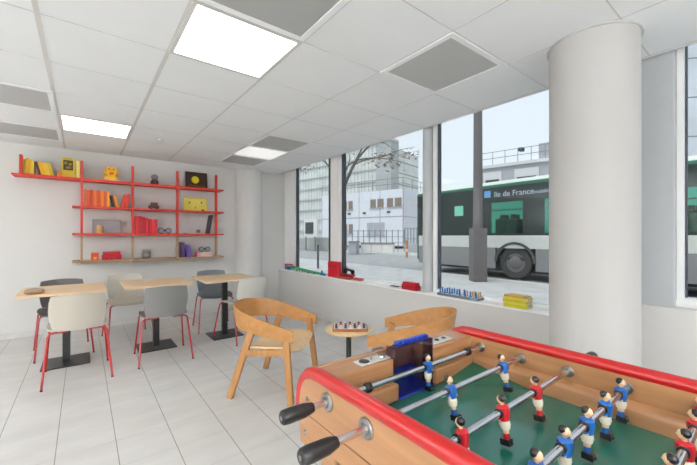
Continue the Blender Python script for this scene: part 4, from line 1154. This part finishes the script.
# tree
def tree():
    bark = mat('bark', (96, 90, 86), .9, var=.15)
    q = at(338, 13.5); t = thing('street_tree', 'bare street tree with a few brown leaves beyond the second window', 'tree', (q.x, q.y, OUT))
    def PT(px, py, d): a = at(px, d); return Vector((a.x, a.y, zy(py, d)))
    base = Vector((q.x, q.y, OUT))
    mt = MB()
    mt.tube([base, PT(338.5, 215, 13.5), PT(343, 190, 13.4)], [.16, .12, .09], n=10)
    br = [[(343, 190, 13.4), (349, 176, 13.3), (357, 160, 13.2), (368, 147, 13), (377, 141, 13), (392, 136, 12.8), (410, 130, 12.6)],
          [(341, 196, 13.4), (350, 172, 13.5), (357, 158, 13.6), (362, 148, 13.7), (366, 135, 13.8), (372, 118, 14)],
          [(343, 172, 13.4), (350, 164, 13.5), (362, 159, 13.6), (380, 158, 13.7), (398, 161, 13.8)],
          [(352, 166, 13.3), (365, 160, 13), (385, 156, 12.8), (400, 150, 12.7), (415, 147, 12.6)],
          [(339, 190, 13.6), (333, 172, 13.8), (322, 160, 14), (308, 155, 14.2), (296, 160, 14.3)],
          [(334, 175, 13.7), (326, 162, 13.6), (318, 150, 13.6)], [(322, 160, 14), (312, 163, 14), (302, 172, 14)],
          [(340, 184, 13.5), (350, 158, 13), (340, 140, 12.8)], [(377, 141, 13), (388, 145, 13), (398, 154, 13)]]
    mt.build('trunk', bark, t, world=True)
    rad = [.055, .06, .035, .03, .04, .025, .02, .03, .02]
    for b_, r_ in zip(br, rad):
        P = [PT(*p) for p in b_]; n = len(P); S = catmull(P, 4)
        MB().tube(S, [r_*(1-.8*k/(len(S)-1)) for k in range(len(S))], n=8).build('branch', bark, t, world=True)
    lv = MB(); rng = random.Random(3)
    def leaf(px, py, d, sp):
        c = PT(px+rng.gauss(0, sp), py+rng.gauss(0, sp*.55), d+rng.uniform(-.3, .3)); s = rng.uniform(.05, .11)
        a = Vector((rng.uniform(-1, 1), rng.uniform(-1, 1), rng.uniform(-1, 1))).normalized(); b = a.orthogonal().normalized()
        lv.add([c, c+a*s+b*s*.4, c+a*s*2, c+a*s-b*s*.4], [(0, 1, 2, 3)], mi=rng.choice((0, 0, 1)))
    for _ in range(170): leaf(388, 158, 12.9, 10)
    for _ in range(55): leaf(409, 153, 12.7, 6)
    for _ in range(60): leaf(304, 166, 14, 6)
    for _ in range(20): leaf(360, 150, 13, 10)
    o = lv.build('leaves', [mat('leaf_brown', (134, 112, 84), .8), mat('leaf_dark', (74, 70, 62), .8)], t, world=True, smooth=0); o['kind'] = 'stuff'
tree()

# ================================================================== LIGHT
sc = bpy.context.scene
w = bpy.data.worlds.new('sky'); sc.world = w; w.use_nodes = True
t = w.node_tree; bg = t.nodes['Background']
tc = t.nodes.new('ShaderNodeTexCoord'); sp = t.nodes.new('ShaderNodeSeparateXYZ'); t.links.new(tc.outputs['Generated'], sp.inputs[0])
r = t.nodes.new('ShaderNodeValToRGB'); r.color_ramp.elements[0].position = 0; r.color_ramp.elements[1].position = .7
r.color_ramp.elements[0].color = lin((229, 236, 243)); r.color_ramp.elements[1].color = lin((221, 233, 245))
t.links.new(sp.outputs[2], r.inputs[0]); t.links.new(r.outputs[0], bg.inputs[0])
bg.inputs[1].default_value = 1.08

sl = bpy.data.lights.new('sun', 'SUN'); sl.energy = 1.6; sl.angle = math.radians(40); sl.color = (1, .98, .95)
so = bpy.data.objects.new('sun', sl); COL.objects.link(so)
so.rotation_euler = Vector((-.75, -.12, 1.35)).to_track_quat('Z', 'Y').to_euler()
cam = bpy.data.cameras.new('camera'); co = bpy.data.objects.new('camera', cam); COL.objects.link(co)
cam.sensor_width = 36; cam.sensor_fit = 'HORIZONTAL'; cam.lens = F/697*36
co.location = (0, 0, CZ); co.rotation_euler = (PI/2, 0, -YAW)
cam.shift_y = (CY-232.5)/697; cam.clip_start = .02; cam.clip_end = 500
sc.camera = co
vs = sc.view_settings
sc.display_settings.display_device = 'sRGB'
vs.view_transform = 'Standard'; vs.look = 'None'; vs.gamma = 1; vs.exposure = 0.16; vs.use_curve_mapping = False
